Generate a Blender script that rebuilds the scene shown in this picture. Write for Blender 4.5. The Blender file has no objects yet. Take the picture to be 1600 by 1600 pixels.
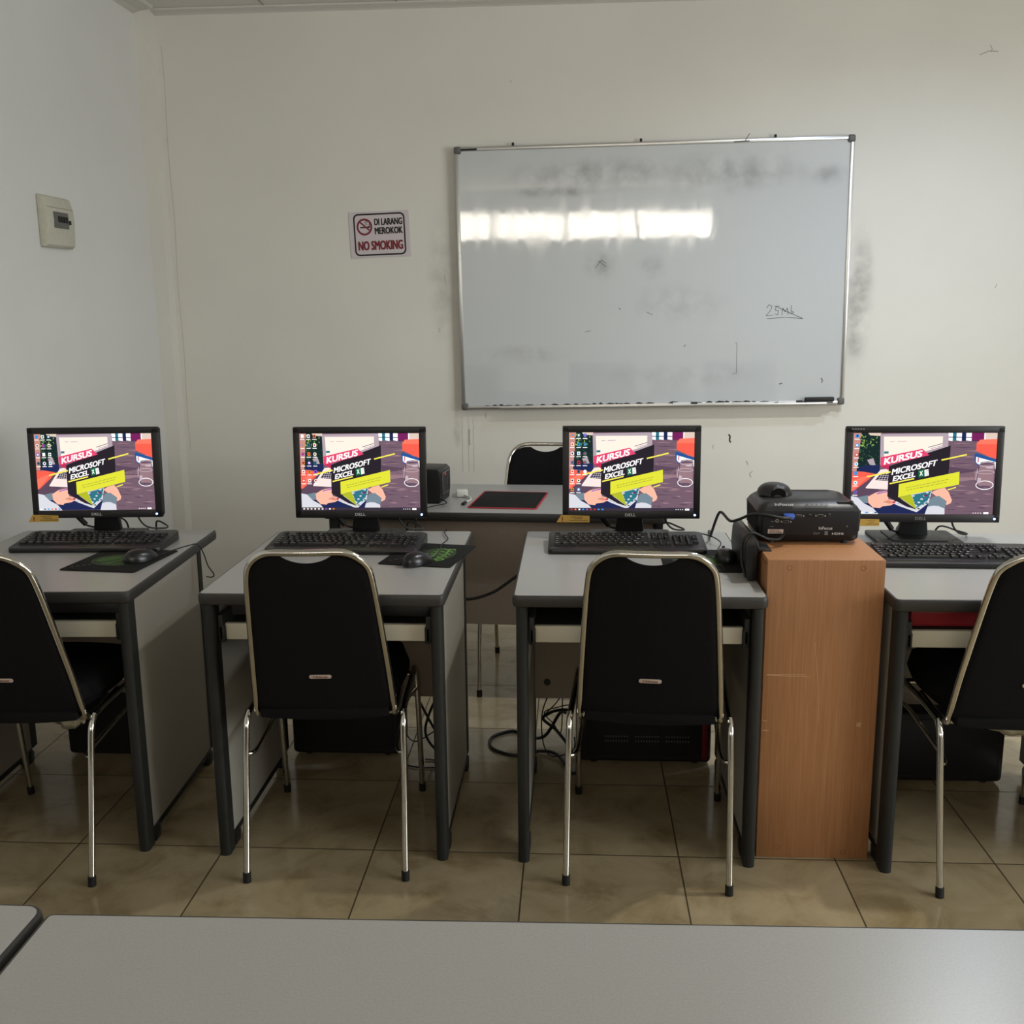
import bpy, bmesh, math, random
from math import sin, cos, pi, radians, sqrt
from mathutils import Vector, Matrix

random.seed(7)
S = bpy.context.scene
COL = S.collection

# ------------------------------------------------------------------ camera
cam_data = bpy.data.cameras.new('camera')
cam = bpy.data.objects.new('camera', cam_data)
COL.objects.link(cam)
S.camera = cam
cam_data.sensor_fit = 'HORIZONTAL'
cam_data.sensor_width = 36.0
cam_data.lens = 1598.4 / 1600 * 36.0
cam_data.clip_start = 0.02
PITCH, YAW, ROLL = 0.2003, 0.062588, -0.0105414
_f = Vector((-sin(YAW)*cos(PITCH), cos(YAW)*cos(PITCH), -sin(PITCH)))
_r = Vector((cos(YAW), sin(YAW), 0))
_u = _r.cross(_f)
_r2 = cos(ROLL)*_r + sin(ROLL)*_u
_u2 = -sin(ROLL)*_r + cos(ROLL)*_u
M = Matrix((_r2, _u2, -_f)).transposed().to_4x4()
M.translation = Vector((0, 0, 1.5))
cam.matrix_world = M

# ------------------------------------------------------------------ world, lights, exposure
w = bpy.data.worlds.new('world'); S.world = w
w.use_nodes = True
w.node_tree.nodes['Background'].inputs[0].default_value = (0.6, 0.7, 0.85, 1)
w.node_tree.nodes['Background'].inputs[1].default_value = 0.3
S.view_settings.view_transform = 'Standard'
S.view_settings.look = 'None'
S.view_settings.gamma = 1.0
S.view_settings.use_curve_mapping = False
S.view_settings.exposure = 0.0

def spot(name, loc, power, col, radius=0.05, angle=150, blend=1.0):
    d = bpy.data.lights.new(name, 'SPOT')
    d.energy = power; d.color = col; d.shadow_soft_size = radius
    d.spot_size = radians(angle); d.spot_blend = blend
    o = bpy.data.objects.new(name, d); COL.objects.link(o)
    o.location = loc
    return o
def area(name, loc, rot, size, power, col):
    d = bpy.data.lights.new(name, 'AREA')
    d.shape = 'RECTANGLE'; d.size, d.size_y = size
    d.energy = power; d.color = col
    o = bpy.data.objects.new(name, d); COL.objects.link(o)
    o.location = loc; o.rotation_euler = rot
    return o
#LIGHTS_BEGIN
# two recessed lamps between the whiteboard and the desks, one cool and one warm
LAMPS = [((1.60, 3.72, 2.83), 52, (0.56, 0.72, 1.0)), ((1.30, 3.00, 2.83), 92, (1.0, 0.99, 0.91))]
LAMP_LABELS = ['round recessed ceiling lamp nearer to the whiteboard, cool white', 'round recessed ceiling lamp above the computer desks, warm white']
for (x, y, z), pw, lc in LAMPS:
    spot('ceiling_lamp_light', (x, y, z-0.03), pw, lc, 0.045, 172, 1.0)
# daylight coming in at the window in the right hand wall, outside the picture
area('daylight_right', (3.93, 0.9, 1.55), (0, radians(90), 0), (1.3, 2.4), 99, (0.94, 0.99, 1.0))
WINDOW_GLOW = 12.0
#LIGHTS_END

# ------------------------------------------------------------------ colour + materials
def lin(c):
    c = c/255.0
    return c/12.92 if c <= 0.04045 else ((c+0.055)/1.055)**2.4
def rgb(r, g, b): return (lin(r), lin(g), lin(b), 1.0)
MATS = {}
def mat(name, col, rough=0.5, metal=0.0, spec=0.5, coat=0.0, bump=None, var=None):
    """principled; var=(scale, amount, stretch) darkens/lightens the colour with noise; bump=(scale, strength)"""
    m = bpy.data.materials.new(name); m.use_nodes = True
    nt = m.node_tree; b = nt.nodes['Principled BSDF']
    b.inputs['Base Color'].default_value = col
    b.inputs['Roughness'].default_value = rough
    b.inputs['Metallic'].default_value = metal
    b.inputs['Specular IOR Level'].default_value = spec
    b.inputs['Coat Weight'].default_value = coat
    tc = nt.nodes.new('ShaderNodeTexCoord')
    if var:
        mp = nt.nodes.new('ShaderNodeMapping'); nt.links.new(tc.outputs['Object'], mp.inputs[0])
        mp.inputs['Scale'].default_value = var[2] if len(var) > 2 else (1, 1, 1)
        n = nt.nodes.new('ShaderNodeTexNoise'); n.inputs['Scale'].default_value = var[0]; n.inputs['Detail'].default_value = 4
        nt.links.new(mp.outputs[0], n.inputs['Vector'])
        r = nt.nodes.new('ShaderNodeValToRGB')
        a = var[1]
        r.color_ramp.elements[0].position = 0.3; r.color_ramp.elements[1].position = 0.7
        r.color_ramp.elements[0].color = (col[0]*(1-a), col[1]*(1-a), col[2]*(1-a), 1)
        r.color_ramp.elements[1].color = (min(1, col[0]*(1+a)), min(1, col[1]*(1+a)), min(1, col[2]*(1+a)), 1)
        nt.links.new(n.outputs[0], r.inputs[0]); nt.links.new(r.outputs[0], b.inputs['Base Color'])
    if bump:
        n2 = nt.nodes.new('ShaderNodeTexNoise'); n2.inputs['Scale'].default_value = bump[0]
        nt.links.new(tc.outputs['Object'], n2.inputs['Vector'])
        bp = nt.nodes.new('ShaderNodeBump'); bp.inputs['Strength'].default_value = bump[1]; bp.inputs['Distance'].default_value = 0.002
        nt.links.new(n2.outputs[0], bp.inputs['Height']); nt.links.new(bp.outputs[0], b.inputs['Normal'])
    MATS[name] = m
    return m
def emis(name, col, strength=1.0):
    m = bpy.data.materials.new(name); m.use_nodes = True
    nt = m.node_tree; nt.nodes.clear()
    e = nt.nodes.new('ShaderNodeEmission'); o = nt.nodes.new('ShaderNodeOutputMaterial')
    e.inputs[0].default_value = col; e.inputs[1].default_value = strength
    nt.links.new(e.outputs[0], o.inputs[0])
    MATS[name] = m
    return m

lam_top = mat('grey_white_laminate', rgb(164, 163, 160), 0.32, spec=0.4, var=(300, 0.06))
lam_side = mat('grey_laminate', rgb(168, 163, 152), 0.5, var=(200, 0.04))
lam_warm = mat('taupe_laminate', rgb(150, 137, 124), 0.5, var=(200, 0.04))
lam_tray = mat('cream_laminate', rgb(196, 190, 170), 0.45)
dark_edge = mat('charcoal_plastic', rgb(54, 52, 50), 0.45, spec=0.4, bump=(900, 0.15))
dark_post = mat('charcoal_painted_post', rgb(33, 34, 32), 0.55, spec=0.4, bump=(900, 0.1))
black_pl = mat('black_plastic', rgb(26, 26, 28), 0.42, spec=0.4)
black_sat = mat('satin_black_plastic', rgb(24, 23, 24), 0.38, spec=0.5, bump=(1200, 0.08))
black_gloss = mat('gloss_black_plastic', rgb(18, 18, 20), 0.15)
black_case = mat('black_computer_case', rgb(28, 27, 30), 0.5, spec=0.3)
bezel_m = mat('dark_bezel_plastic', rgb(28, 26, 27), 0.45, spec=0.4)
fabric = mat('black_woven_fabric', rgb(24, 23, 24), 0.95, spec=0.08, bump=(1500, 0.5), var=(600, 0.25))
chrome = mat('chrome_tube', (0.62, 0.60, 0.55, 1), 0.12, metal=1.0)
rubber = mat('black_rubber', rgb(20, 18, 17), 0.7)
cord_m = mat('black_cord', rgb(20, 20, 20), 0.5)
white_pl = mat('white_plastic', rgb(225, 225, 220), 0.4)
ivory = mat('ivory_plastic', rgb(196, 194, 178), 0.5, var=(60, 0.05))
red_pl = mat('red_plastic', rgb(150, 26, 30), 0.5)
alu = mat('brushed_aluminium', (0.62, 0.62, 0.61, 1), 0.32, metal=0.9)
grey_corner = mat('grey_corner_plastic', rgb(96, 96, 94), 0.5)
tag_yellow = mat('yellow_tag_paper', rgb(190, 152, 72), 0.5, spec=0.3)
ink_black = mat('black_ink', rgb(26, 24, 24), 0.6)
ink_marker = mat('dry_marker_ink', rgb(60, 58, 62), 0.6)
ink_red = mat('dark_red_ink', rgb(122, 28, 44), 0.6)
paper = mat('glossy_paper', rgb(206, 196, 200), 0.35)
silver_txt = mat('silver_lettering', rgb(200, 200, 200), 0.4)
grey_txt = mat('grey_lettering', rgb(120, 120, 118), 0.5)
plate_m = mat('pale_metal_plate', rgb(206, 188, 176), 0.35, metal=0.3)
lining = mat('beige_lining_cloth', rgb(150, 144, 122), 0.9, var=(40, 0.15))
blue_pl = mat('blue_connector_plastic', rgb(48, 84, 170), 0.4)
pad_m = mat('black_cloth_pad', rgb(28, 28, 27), 0.85, spec=0.2)
brass = mat('steel_screw', (0.5, 0.5, 0.5, 1), 0.3, metal=1)

# ------------------------------------------------------------------ mesh building
class MB:
    def __init__(self):
        self.v = []; self.f = []; self.mi = []; self.mats = []; self.sm = []
    def m(self, material):
        if material not in self.mats: self.mats.append(material)
        return self.mats.index(material)
    def add(self, verts, faces, material, smooth=False):
        o = len(self.v); k = self.m(material)
        self.v += [tuple(p) for p in verts]
        for f in faces:
            self.f.append([i+o for i in f]); self.mi.append(k); self.sm.append(smooth)
    def box(self, c, s, material, bevel=0.0, rot=None, seg=2):
        bm = bmesh.new(); bmesh.ops.create_cube(bm, size=1)
        for v in bm.verts: v.co = Vector((v.co.x*s[0], v.co.y*s[1], v.co.z*s[2]))
        if bevel > 0:
            bmesh.ops.bevel(bm, geom=list(bm.edges), offset=min(bevel, min(s)*0.49), segments=seg, profile=0.5, affect='EDGES')
        mtx = Matrix.Translation(Vector(c))
        if rot is not None: mtx = mtx @ (rot if isinstance(rot, Matrix) else Matrix.Rotation(rot, 4, 'Z'))
        bmesh.ops.transform(bm, matrix=mtx, verts=bm.verts)
        self.bm(bm, material, bevel > 0)
    def bm(self, bm, material, smooth=False):
        bm.verts.index_update()
        self.add([v.co[:] for v in bm.verts], [[v.index for v in f.verts] for f in bm.faces], material, smooth)
        bm.free()
    def cyl(self, a, b, r, material, seg=16, r2=None, smooth=True):
        self.tube([a, b], r, material, seg, caps=True, r_end=r2, smooth_path=0)
    def tube(self, pts, r, material, seg=12, caps=True, r_end=None, smooth_path=6, closed=False):
        P = [Vector(p) for p in pts]
        if smooth_path and len(P) > 2: P = catmull(P, smooth_path)
        n = len(P); V = []; F = []
        t0 = (P[1]-P[0]).normalized()
        ref = Vector((0, 0, 1)) if abs(t0.z) < 0.9 else Vector((0, 1, 0))
        nrm = (ref - t0*ref.dot(t0)).normalized()
        for i in range(n):
            t = (P[min(i+1, n-1)]-P[max(i-1, 0)])
            if t.length < 1e-9: t = t0
            t.normalize()
            nrm = (nrm - t*nrm.dot(t))
            if nrm.length < 1e-6: nrm = t.orthogonal()
            nrm.normalize(); b = t.cross(nrm)
            rr = r if r_end is None else r+(r_end-r)*i/(n-1)
            for k in range(seg):
                a = 2*pi*k/seg
                V.append(P[i] + rr*(cos(a)*nrm+sin(a)*b))
        for i in range(n-1):
            for k in range(seg):
                k2 = (k+1) % seg
                F.append([i*seg+k, i*seg+k2, (i+1)*seg+k2, (i+1)*seg+k])
        self.add(V, F, material, True)
        if caps:
            self.add([V[k] for k in range(seg)], [list(range(seg))[::-1]], material)
            self.add([V[(n-1)*seg+k] for k in range(seg)], [list(range(seg))], material)
    def prism(self, pts, h0, h1, material, axis='z', bevel=0.0, smooth=False, seg=2):
        """polygon pts (2d) extruded from h0 to h1 along axis"""
        bm = bmesh.new()
        def P(a, b, h):
            return (a, b, h) if axis == 'z' else ((a, h, b) if axis == 'y' else (h, a, b))
        lo = [bm.verts.new(P(a, b, h0)) for a, b in pts]
        hi = [bm.verts.new(P(a, b, h1)) for a, b in pts]
        n = len(pts)
        bm.faces.new(lo[::-1]); bm.faces.new(hi)
        for i in range(n): bm.faces.new([lo[i], lo[(i+1) % n], hi[(i+1) % n], hi[i]])
        bmesh.ops.recalc_face_normals(bm, faces=bm.faces)
        if bevel > 0:
            e = [e for e in bm.edges if len(e.link_faces) == 2 and e.calc_face_angle(0) > 0.9]
            bmesh.ops.bevel(bm, geom=e, offset=bevel, segments=seg, profile=0.5, affect='EDGES')
        self.bm(bm, material, smooth or bevel > 0)
    def ring(self, outline, profile, material):
        """sweep profile (outward offset, z) round a closed outline of (x, y, nx, ny)"""
        n = len(outline); k = len(profile); V = []; F = []
        for (x, y, nx, ny) in outline:
            for (o, z) in profile: V.append((x+nx*o, y+ny*o, z))
        for i in range(n):
            j = (i+1) % n
            for a in range(k-1):
                F.append([i*k+a, j*k+a, j*k+a+1, i*k+a+1])
        self.add(V, F, material, True)
    def build(self, name, parent=None, loc=None):
        me = bpy.data.meshes.new(name)
        me.from_pydata(self.v, [], self.f)
        for mt in self.mats: me.materials.append(mt)
        for p, k, s in zip(me.polygons, self.mi, self.sm):
            p.material_index = k; p.use_smooth = s
        me.update()
        if any(self.sm):
            try: me.set_sharp_from_angle(angle=radians(40))
            except Exception: pass
        o = bpy.data.objects.new(name, me); COL.objects.link(o)
        if parent: o.parent = parent
        if loc: o.location = loc
        return o

def catmull(P, n):
    out = []
    L = len(P)
    for i in range(L-1):
        p0 = P[max(i-1, 0)]; p1 = P[i]; p2 = P[i+1]; p3 = P[min(i+2, L-1)]
        for k in range(n):
            t = k/n
            out.append(0.5*((2*p1)+(-p0+p2)*t+(2*p0-5*p1+4*p2-p3)*t*t+(-p0+3*p1-3*p2+p3)*t**3))
    out.append(P[-1])
    return out

def rrect(x0, y0, x1, y1, r, n=5):
    """rounded rectangle outline with normals"""
    out = []
    for cx, cy, a0 in ((x1-r, y0+r, -90), (x1-r, y1-r, 0), (x0+r, y1-r, 90), (x0+r, y0+r, 180)):
        for k in range(n+1):
            a = radians(a0+90*k/n)
            out.append((cx+r*cos(a), cy+r*sin(a), cos(a), sin(a)))
    return out
def rr2(*a, **k): return [(p[0], p[1]) for p in rrect(*a, **k)]

def empty(name, loc, rz=0.0):
    o = bpy.data.objects.new(name, None); COL.objects.link(o)
    o.location = loc; o.rotation_euler = (0, 0, rz); o.empty_display_size = 0.1
    return o
def tag(o, label=None, cat=None, group=None, kind=None):
    if label: o['label'] = label
    if cat: o['category'] = cat
    if group: o['group'] = group
    if kind: o['kind'] = kind
    return o
KIDS = {}
def copy_tree(o, parent=None):
    c = o.copy(); COL.objects.link(c); c.parent = parent
    for ch in list(o.children): copy_tree(ch, c)
    return c

# ---------- flat artwork: text and shapes laid on a surface
_tc = {}
def text_tris(s, bold=0.0):
    key = (s, bold)
    if key in _tc: return _tc[key]
    cu = bpy.data.curves.new('t', 'FONT'); cu.body = s; cu.size = 1.0; cu.offset = bold
    cu.resolution_u = 3
    ob = bpy.data.objects.new('t', cu); COL.objects.link(ob)
    bpy.context.view_layer.update()
    me = bpy.data.meshes.new_from_object(ob.evaluated_get(bpy.context.evaluated_depsgraph_get()))
    V = [(v.co.x, v.co.y) for v in me.vertices]; F = [list(p.vertices) for p in me.polygons]
    bpy.data.objects.remove(ob); bpy.data.curves.remove(cu); bpy.data.meshes.remove(me)
    xs = [v[0] for v in V]; ys = [v[1] for v in V]
    x0, x1, y0, y1 = min(xs), max(xs), min(ys), max(ys)
    V = [((x-x0)/(x1-x0), (y-y0)/(y1-y0)) for x, y in V]     # unit box
    _tc[key] = (V, F)
    return _tc[key]

class Art:
    """flat shapes in a 2d frame placed in 3d by fn(u, v, layer)"""
    def __init__(self, fn): self.fn = fn; self.mb = MB(); self.k = 0
    def poly(self, pts, material, same=False):
        if not same: self.k += 1
        from mathutils.geometry import tessellate_polygon
        V = [Vector((a, b, 0)) for a, b in pts]
        tris = tessellate_polygon([V])
        self.mb.add([self.fn(a, b, self.k) for a, b in pts], [list(t) for t in tris], material)
    def line(self, a, b, th, material, same=False):
        ax, ay = a; bx, by = b; L = sqrt((bx-ax)**2+(by-ay)**2) or 1
        nx, ny = -(by-ay)/L*th/2, (bx-ax)/L*th/2
        self.poly([(ax+nx, ay+ny), (bx+nx, by+ny), (bx-nx, by-ny), (ax-nx, ay-ny)], material, same)
    def stroke(self, pts, th, material):
        self.k += 1
        for a, b in zip(pts[:-1], pts[1:]): self.line(a, b, th, material, True)
    def ell(self, cx, cy, rx, ry, material, n=20, same=False):
        self.poly([(cx+rx*cos(2*pi*i/n), cy+ry*sin(2*pi*i/n)) for i in range(n)], material, same)
    def ringe(self, cx, cy, rx, ry, th, material, n=32):
        self.k += 1
        V = []; F = []
        for i in range(n):
            a = 2*pi*i/n
            V.append(self.fn(cx+rx*cos(a), cy+ry*sin(a), self.k)); V.append(self.fn(cx+(rx-th)*cos(a), cy+(ry-th)*sin(a), self.k))
        for i in range(n):
            j = (i+1) % n; F.append([2*i, 2*j, 2*j+1, 2*i+1])
        self.mb.add(V, F, material)
    def text(self, s, o, ex, ey, material, bold=0.02):
        """text fills the parallelogram with origin o (lower left), ex along the baseline, ey up"""
        V, F = text_tris(s, 0.0)
        h = sqrt(ey[0]**2+ey[1]**2); l = sqrt(ex[0]**2+ex[1]**2); q = bold*1.7*h; q2 = bold*0.9
        for da, db in (((0, 0),) if bold <= 0 else ((-1, -1), (1, -1), (-1, 1), (1, 1), (0, 0))):
            self.k += 1
            sx, sy = ex[0]/l*q*da+ey[0]*q2*db, ex[1]/l*q*da+ey[1]*q2*db
            self.mb.add([self.fn(o[0]+sx+x*ex[0]+y*ey[0], o[1]+sy+x*ex[1]+y*ey[1], self.k) for x, y in V], F, material)
    def build(self, name, parent=None): return self.mb.build(name, parent)
# ------------------------------------------------------------------ room shell
X0, X1, Y0, Y1, ZC = -2.02, 4.0, -3.0, 5.0, 2.85
def add_smudges(m, base, spots, noise_scale=9.0, dark=(0.16, 0.15, 0.15, 1)):
    """soft dirt patches of their own shape; spots = (centre, radii, strength)"""
    nt = m.node_tree; b = nt.nodes['Principled BSDF']; L = nt.links
    tc = nt.nodes.new('ShaderNodeTexCoord')
    n = nt.nodes.new('ShaderNodeTexNoise'); n.inputs['Scale'].default_value = noise_scale; n.inputs['Detail'].default_value = 6
    L.new(tc.outputs['Object'], n.inputs['Vector'])
    nr = nt.nodes.new('ShaderNodeMapRange'); nr.inputs[1].default_value = 0.35; nr.inputs[2].default_value = 0.7
    L.new(n.outputs[0], nr.inputs[0])
    total = None
    for c, r, s in spots:
        sub = nt.nodes.new('ShaderNodeVectorMath'); sub.operation = 'SUBTRACT'; L.new(tc.outputs['Object'], sub.inputs[0]); sub.inputs[1].default_value = c
        dv = nt.nodes.new('ShaderNodeVectorMath'); dv.operation = 'DIVIDE'; L.new(sub.outputs[0], dv.inputs[0]); dv.inputs[1].default_value = r
        ln = nt.nodes.new('ShaderNodeVectorMath'); ln.operation = 'LENGTH'; L.new(dv.outputs[0], ln.inputs[0])
        mr = nt.nodes.new('ShaderNodeMapRange'); mr.interpolation_type = 'SMOOTHSTEP'
        mr.inputs[1].default_value = 0.1; mr.inputs[2].default_value = 1.0; mr.inputs[3].default_value = s; mr.inputs[4].default_value = 0.0
        L.new(ln.outputs['Value'], mr.inputs[0])
        if total is None: total = mr.outputs[0]
        else:
            a = nt.nodes.new('ShaderNodeMath'); a.operation = 'MAXIMUM'; L.new(total, a.inputs[0]); L.new(mr.outputs[0], a.inputs[1]); total = a.outputs[0]
    mu = nt.nodes.new('ShaderNodeMath'); mu.operation = 'MULTIPLY'; L.new(total, mu.inputs[0]); L.new(nr.outputs[0], mu.inputs[1])
    mx = nt.nodes.new('ShaderNodeMix'); mx.data_type = 'RGBA'
    L.new(mu.outputs[0], mx.inputs[0]); mx.inputs[7].default_value = dark
    if b.inputs['Base Color'].links: L.new(b.inputs['Base Color'].links[0].from_socket, mx.inputs[6])
    else: mx.inputs[6].default_value = base
    L.new(mx.outputs[2], b.inputs['Base Color'])
wall_c = (0.765, 0.748, 0.69, 1)
wall_back_m = mat('painted_back_wall', wall_c, 0.7, spec=0.2, var=(1.6, 0.03), bump=(180, 0.12))
add_smudges(wall_back_m, wall_c, [((1.325, 5, 1.5), (0.09, 1, 0.42), 0.85), ((-0.63, 5, 1.62), (0.10, 1, 0.42), 0.40),
    ((-0.58, 5, 0.9), (0.03, 1, 0.12), 0.5), ((-1.05, 5, 1.76), (0.03, 1, 0.03), 0.5)])
wall_left_m = mat('painted_side_wall', (0.75, 0.745, 0.725, 1), 0.7, spec=0.2, var=(1.6, 0.03), bump=(180, 0.12))
ceil_m = mat('white_ceiling_panel', (0.72, 0.70, 0.67, 1), 0.8, spec=0.1)
trim_m = mat('white_cove_paint', (0.66, 0.64, 0.60, 1), 0.7, spec=0.1)

def floor_material():
    m = bpy.data.materials.new('polished_floor_tile'); m.use_nodes = True
    nt = m.node_tree; L = nt.links; b = nt.nodes['Principled BSDF']
    tc = nt.nodes.new('ShaderNodeTexCoord'); sep = nt.nodes.new('ShaderNodeSeparateXYZ'); L.new(tc.outputs['Object'], sep.inputs[0])
    T = 0.425274
    outs = []
    for ax, off in ((0, -1.41347), (1, 2.60153)):
        s = nt.nodes.new('ShaderNodeMath'); s.operation = 'SUBTRACT'; L.new(sep.outputs[ax], s.inputs[0]); s.inputs[1].default_value = off
        pp = nt.nodes.new('ShaderNodeMath'); pp.operation = 'PINGPONG'; L.new(s.outputs[0], pp.inputs[0]); pp.inputs[1].default_value = T/2
        fl = nt.nodes.new('ShaderNodeMath'); fl.operation = 'DIVIDE'; L.new(s.outputs[0], fl.inputs[0]); fl.inputs[1].default_value = T
        f2 = nt.nodes.new('ShaderNodeMath'); f2.operation = 'FLOOR'; L.new(fl.outputs[0], f2.inputs[0])
        outs.append((pp, f2))
    mn = nt.nodes.new('ShaderNodeMath'); mn.operation = 'MINIMUM'; L.new(outs[0][0].outputs[0], mn.inputs[0]); L.new(outs[1][0].outputs[0], mn.inputs[1])
    gr = nt.nodes.new('ShaderNodeMapRange'); gr.inputs[1].default_value = 0.0016; gr.inputs[2].default_value = 0.0026; L.new(mn.outputs[0], gr.inputs[0])
    # every tile gets its own patch of marbling
    cb = nt.nodes.new('ShaderNodeCombineXYZ'); L.new(outs[0][1].outputs[0], cb.inputs[0]); L.new(outs[1][1].outputs[0], cb.inputs[1])
    sc = nt.nodes.new('ShaderNodeVectorMath'); sc.operation = 'SCALE'; sc.inputs['Scale'].default_value = 7.31; L.new(cb.outputs[0], sc.inputs[0])
    ad = nt.nodes.new('ShaderNodeVectorMath'); ad.operation = 'ADD'; L.new(sc.outputs[0], ad.inputs[0]); L.new(tc.outputs['Object'], ad.inputs[1])
    n = nt.nodes.new('ShaderNodeTexNoise'); n.inputs['Scale'].default_value = 6.5; n.inputs['Detail'].default_value = 7; n.inputs['Roughness'].default_value = 0.62; n.inputs['Distortion'].default_value = 0.6
    L.new(ad.outputs[0], n.inputs['Vector'])
    r = nt.nodes.new('ShaderNodeValToRGB'); e = r.color_ramp.elements
    e[0].position = 0.32; e[0].color = (0.24, 0.18, 0.095, 1)
    e[1].position = 0.68; e[1].color = (0.40, 0.325, 0.205, 1)
    x = e.new(0.5); x.color = (0.345, 0.275, 0.165, 1)
    L.new(n.outputs[0], r.inputs[0])
    mx = nt.nodes.new('ShaderNodeMix'); mx.data_type = 'RGBA'; L.new(gr.outputs[0], mx.inputs[0])
    mx.inputs[6].default_value = (0.055, 0.036, 0.015, 1); L.new(r.outputs[0], mx.inputs[7])
    L.new(mx.outputs[2], b.inputs['Base Color'])
    rr = nt.nodes.new('ShaderNodeMapRange'); rr.inputs[3].default_value = 0.6; rr.inputs[4].default_value = 0.13; L.new(gr.outputs[0], rr.inputs[0])
    n3 = nt.nodes.new('ShaderNodeTexNoise'); n3.inputs['Scale'].default_value = 5; n3.inputs['Detail'].default_value = 5; L.new(tc.outputs['Object'], n3.inputs['Vector'])
    r3 = nt.nodes.new('ShaderNodeMapRange'); r3.inputs[1].default_value = 0.3; r3.inputs[2].default_value = 0.7; r3.inputs[3].default_value = -0.04; r3.inputs[4].default_value = 0.07; L.new(n3.outputs[0], r3.inputs[0])
    sm = nt.nodes.new('ShaderNodeMath'); sm.operation = 'ADD'; L.new(rr.outputs[0], sm.inputs[0]); L.new(r3.outputs[0], sm.inputs[1])
    L.new(sm.outputs[0], b.inputs['Roughness'])
    b.inputs['Specular IOR Level'].default_value = 0.5
    bp = nt.nodes.new('ShaderNodeBump'); bp.inputs['Strength'].default_value = 0.6; bp.inputs['Distance'].default_value = 0.001
    L.new(gr.outputs[0], bp.inputs['Height']); L.new(bp.outputs[0], b.inputs['Normal'])
    return m
floor_m = floor_material()

def slab(name, x0, y0, z0, x1, y1, z1, m, bevel=0):
    mb = MB(); mb.box(((x0+x1)/2, (y0+y1)/2, (z0+z1)/2), (x1-x0, y1-y0, z1-z0), m, bevel)
    return tag(mb.build(name), kind='structure')
slab('floor', X0-0.1, Y0-0.1, -0.1, X1+0.1, Y1+0.1, 0, floor_m)
wb_ = slab('wall_back', X0-0.1, Y1, 0, X1+0.1, Y1+0.1, ZC, wall_back_m)
slab('wall_left', X0-0.1, Y0-0.1, 0, X0, Y1, ZC, wall_left_m)
slab('wall_right', X1, Y0-0.1, 0, X1+0.1, Y1, ZC, wall_left_m)
slab('wall_rear', X0-0.1, Y0-0.1, 0, X1+0.1, Y0, ZC, wall_left_m)
# narrow concrete column boxed out in the corner
slab('wall_corner_column', X0, Y1-0.08, 0, -1.953, Y1, ZC, wall_back_m)
# ceiling with its panel joints
mb = MB(); mb.box(((X0+X1)/2, (Y0+Y1)/2, ZC+0.05), (X1-X0+0.2, Y1-Y0+0.2, 0.1), ceil_m)
seam = mat('ceiling_joint', (0.35, 0.33, 0.31, 1), 0.8)
for k in range(-1, 9):
    xs = -1.42+0.612*k
    if X0 < xs < X1: mb.box((xs, (Y0+Y1)/2, ZC-0.0012), (0.006, Y1-Y0-0.02, 0.003), seam)
for k in range(4):
    mb.box(((X0+X1)/2, Y1-0.3-1.9*k-0.9, ZC-0.0012), (X1-X0-0.02, 0.006, 0.003), seam)
tag(mb.build('ceiling'), kind='structure')
mb = MB(); mb.prism([(Y1-0.001, ZC-0.001), (Y1-0.05, ZC-0.001), (Y1-0.045, ZC-0.008), (Y1-0.012, ZC-0.016), (Y1-0.001, ZC-0.022)], -1.952, X1-0.001, trim_m, axis='x')
tag(mb.build('trim_1'), kind='structure')
mb = MB(); mb.prism([(X0+0.001, ZC-0.001), (X0+0.10, ZC-0.001), (X0+0.09, ZC-0.012), (X0+0.03, ZC-0.02), (X0+0.001, ZC-0.03)], Y0+0.001, Y1-0.081, trim_m, axis='y')
tag(mb.build('trim_2'), kind='structure')

# marks on the back wall (own child meshes of the wall)
def wall_art(): return Art(lambda u, v, k: (u, Y1-0.0006-0.0002*(k % 5), v))
a = wall_art()
a.stroke([(0.745, 0.870), (0.753, 0.860), (0.750, 0.842), (0.756, 0.830)], 0.007, ink_black)
a.build('marker_stroke', wb_)
scratch_m = mat('wall_scratch', rgb(172, 167, 160), 0.8)
a = wall_art(); random.seed(3)
for x, z, l in [(-0.435, 0.952, 0.03), (0.672, 0.80, 0.02), (0.84, 0.72, 0.02), (0.86, 0.66, 0.03), (-0.62, 1.60, 0.04), (-0.66, 1.37, 0.02), (-1.95+0.9, 1.765, 0.02), (1.85, 2.58, 0.03), (1.95, 1.55, 0.02), (-0.3, 2.50, 0.01)]:
    a.stroke([(x, z), (x+random.uniform(-.008, .008), z+l/2), (x+random.uniform(-.01, .01), z+l)], 0.003, scratch_m)
a.stroke([(1.80, 2.57), (1.84, 2.585), (1.88, 2.582)], 0.004, scratch_m)
a.build('scratch', wb_)
crack_m = mat('hairline_crack', rgb(190, 186, 176), 0.8)
a = wall_art()
for xx in (-0.525, -0.50, -0.555):
    a.stroke([(xx+0.003*sin(3*t+xx*9), 0.96-0.025*t) for t in range(0, 12)], 0.0014, crack_m)
a.stroke([(-0.52, 0.90), (-0.521, 0.86), (-0.519, 0.82)], 0.005, scratch_m)
for sx in (0.0,):
    a.stroke([(-1.93+0.003*sin(t), 2.7-0.1*t) for t in range(0, 20)], 0.0018, crack_m)
a.build('hairline_crack', wb_)

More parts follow.
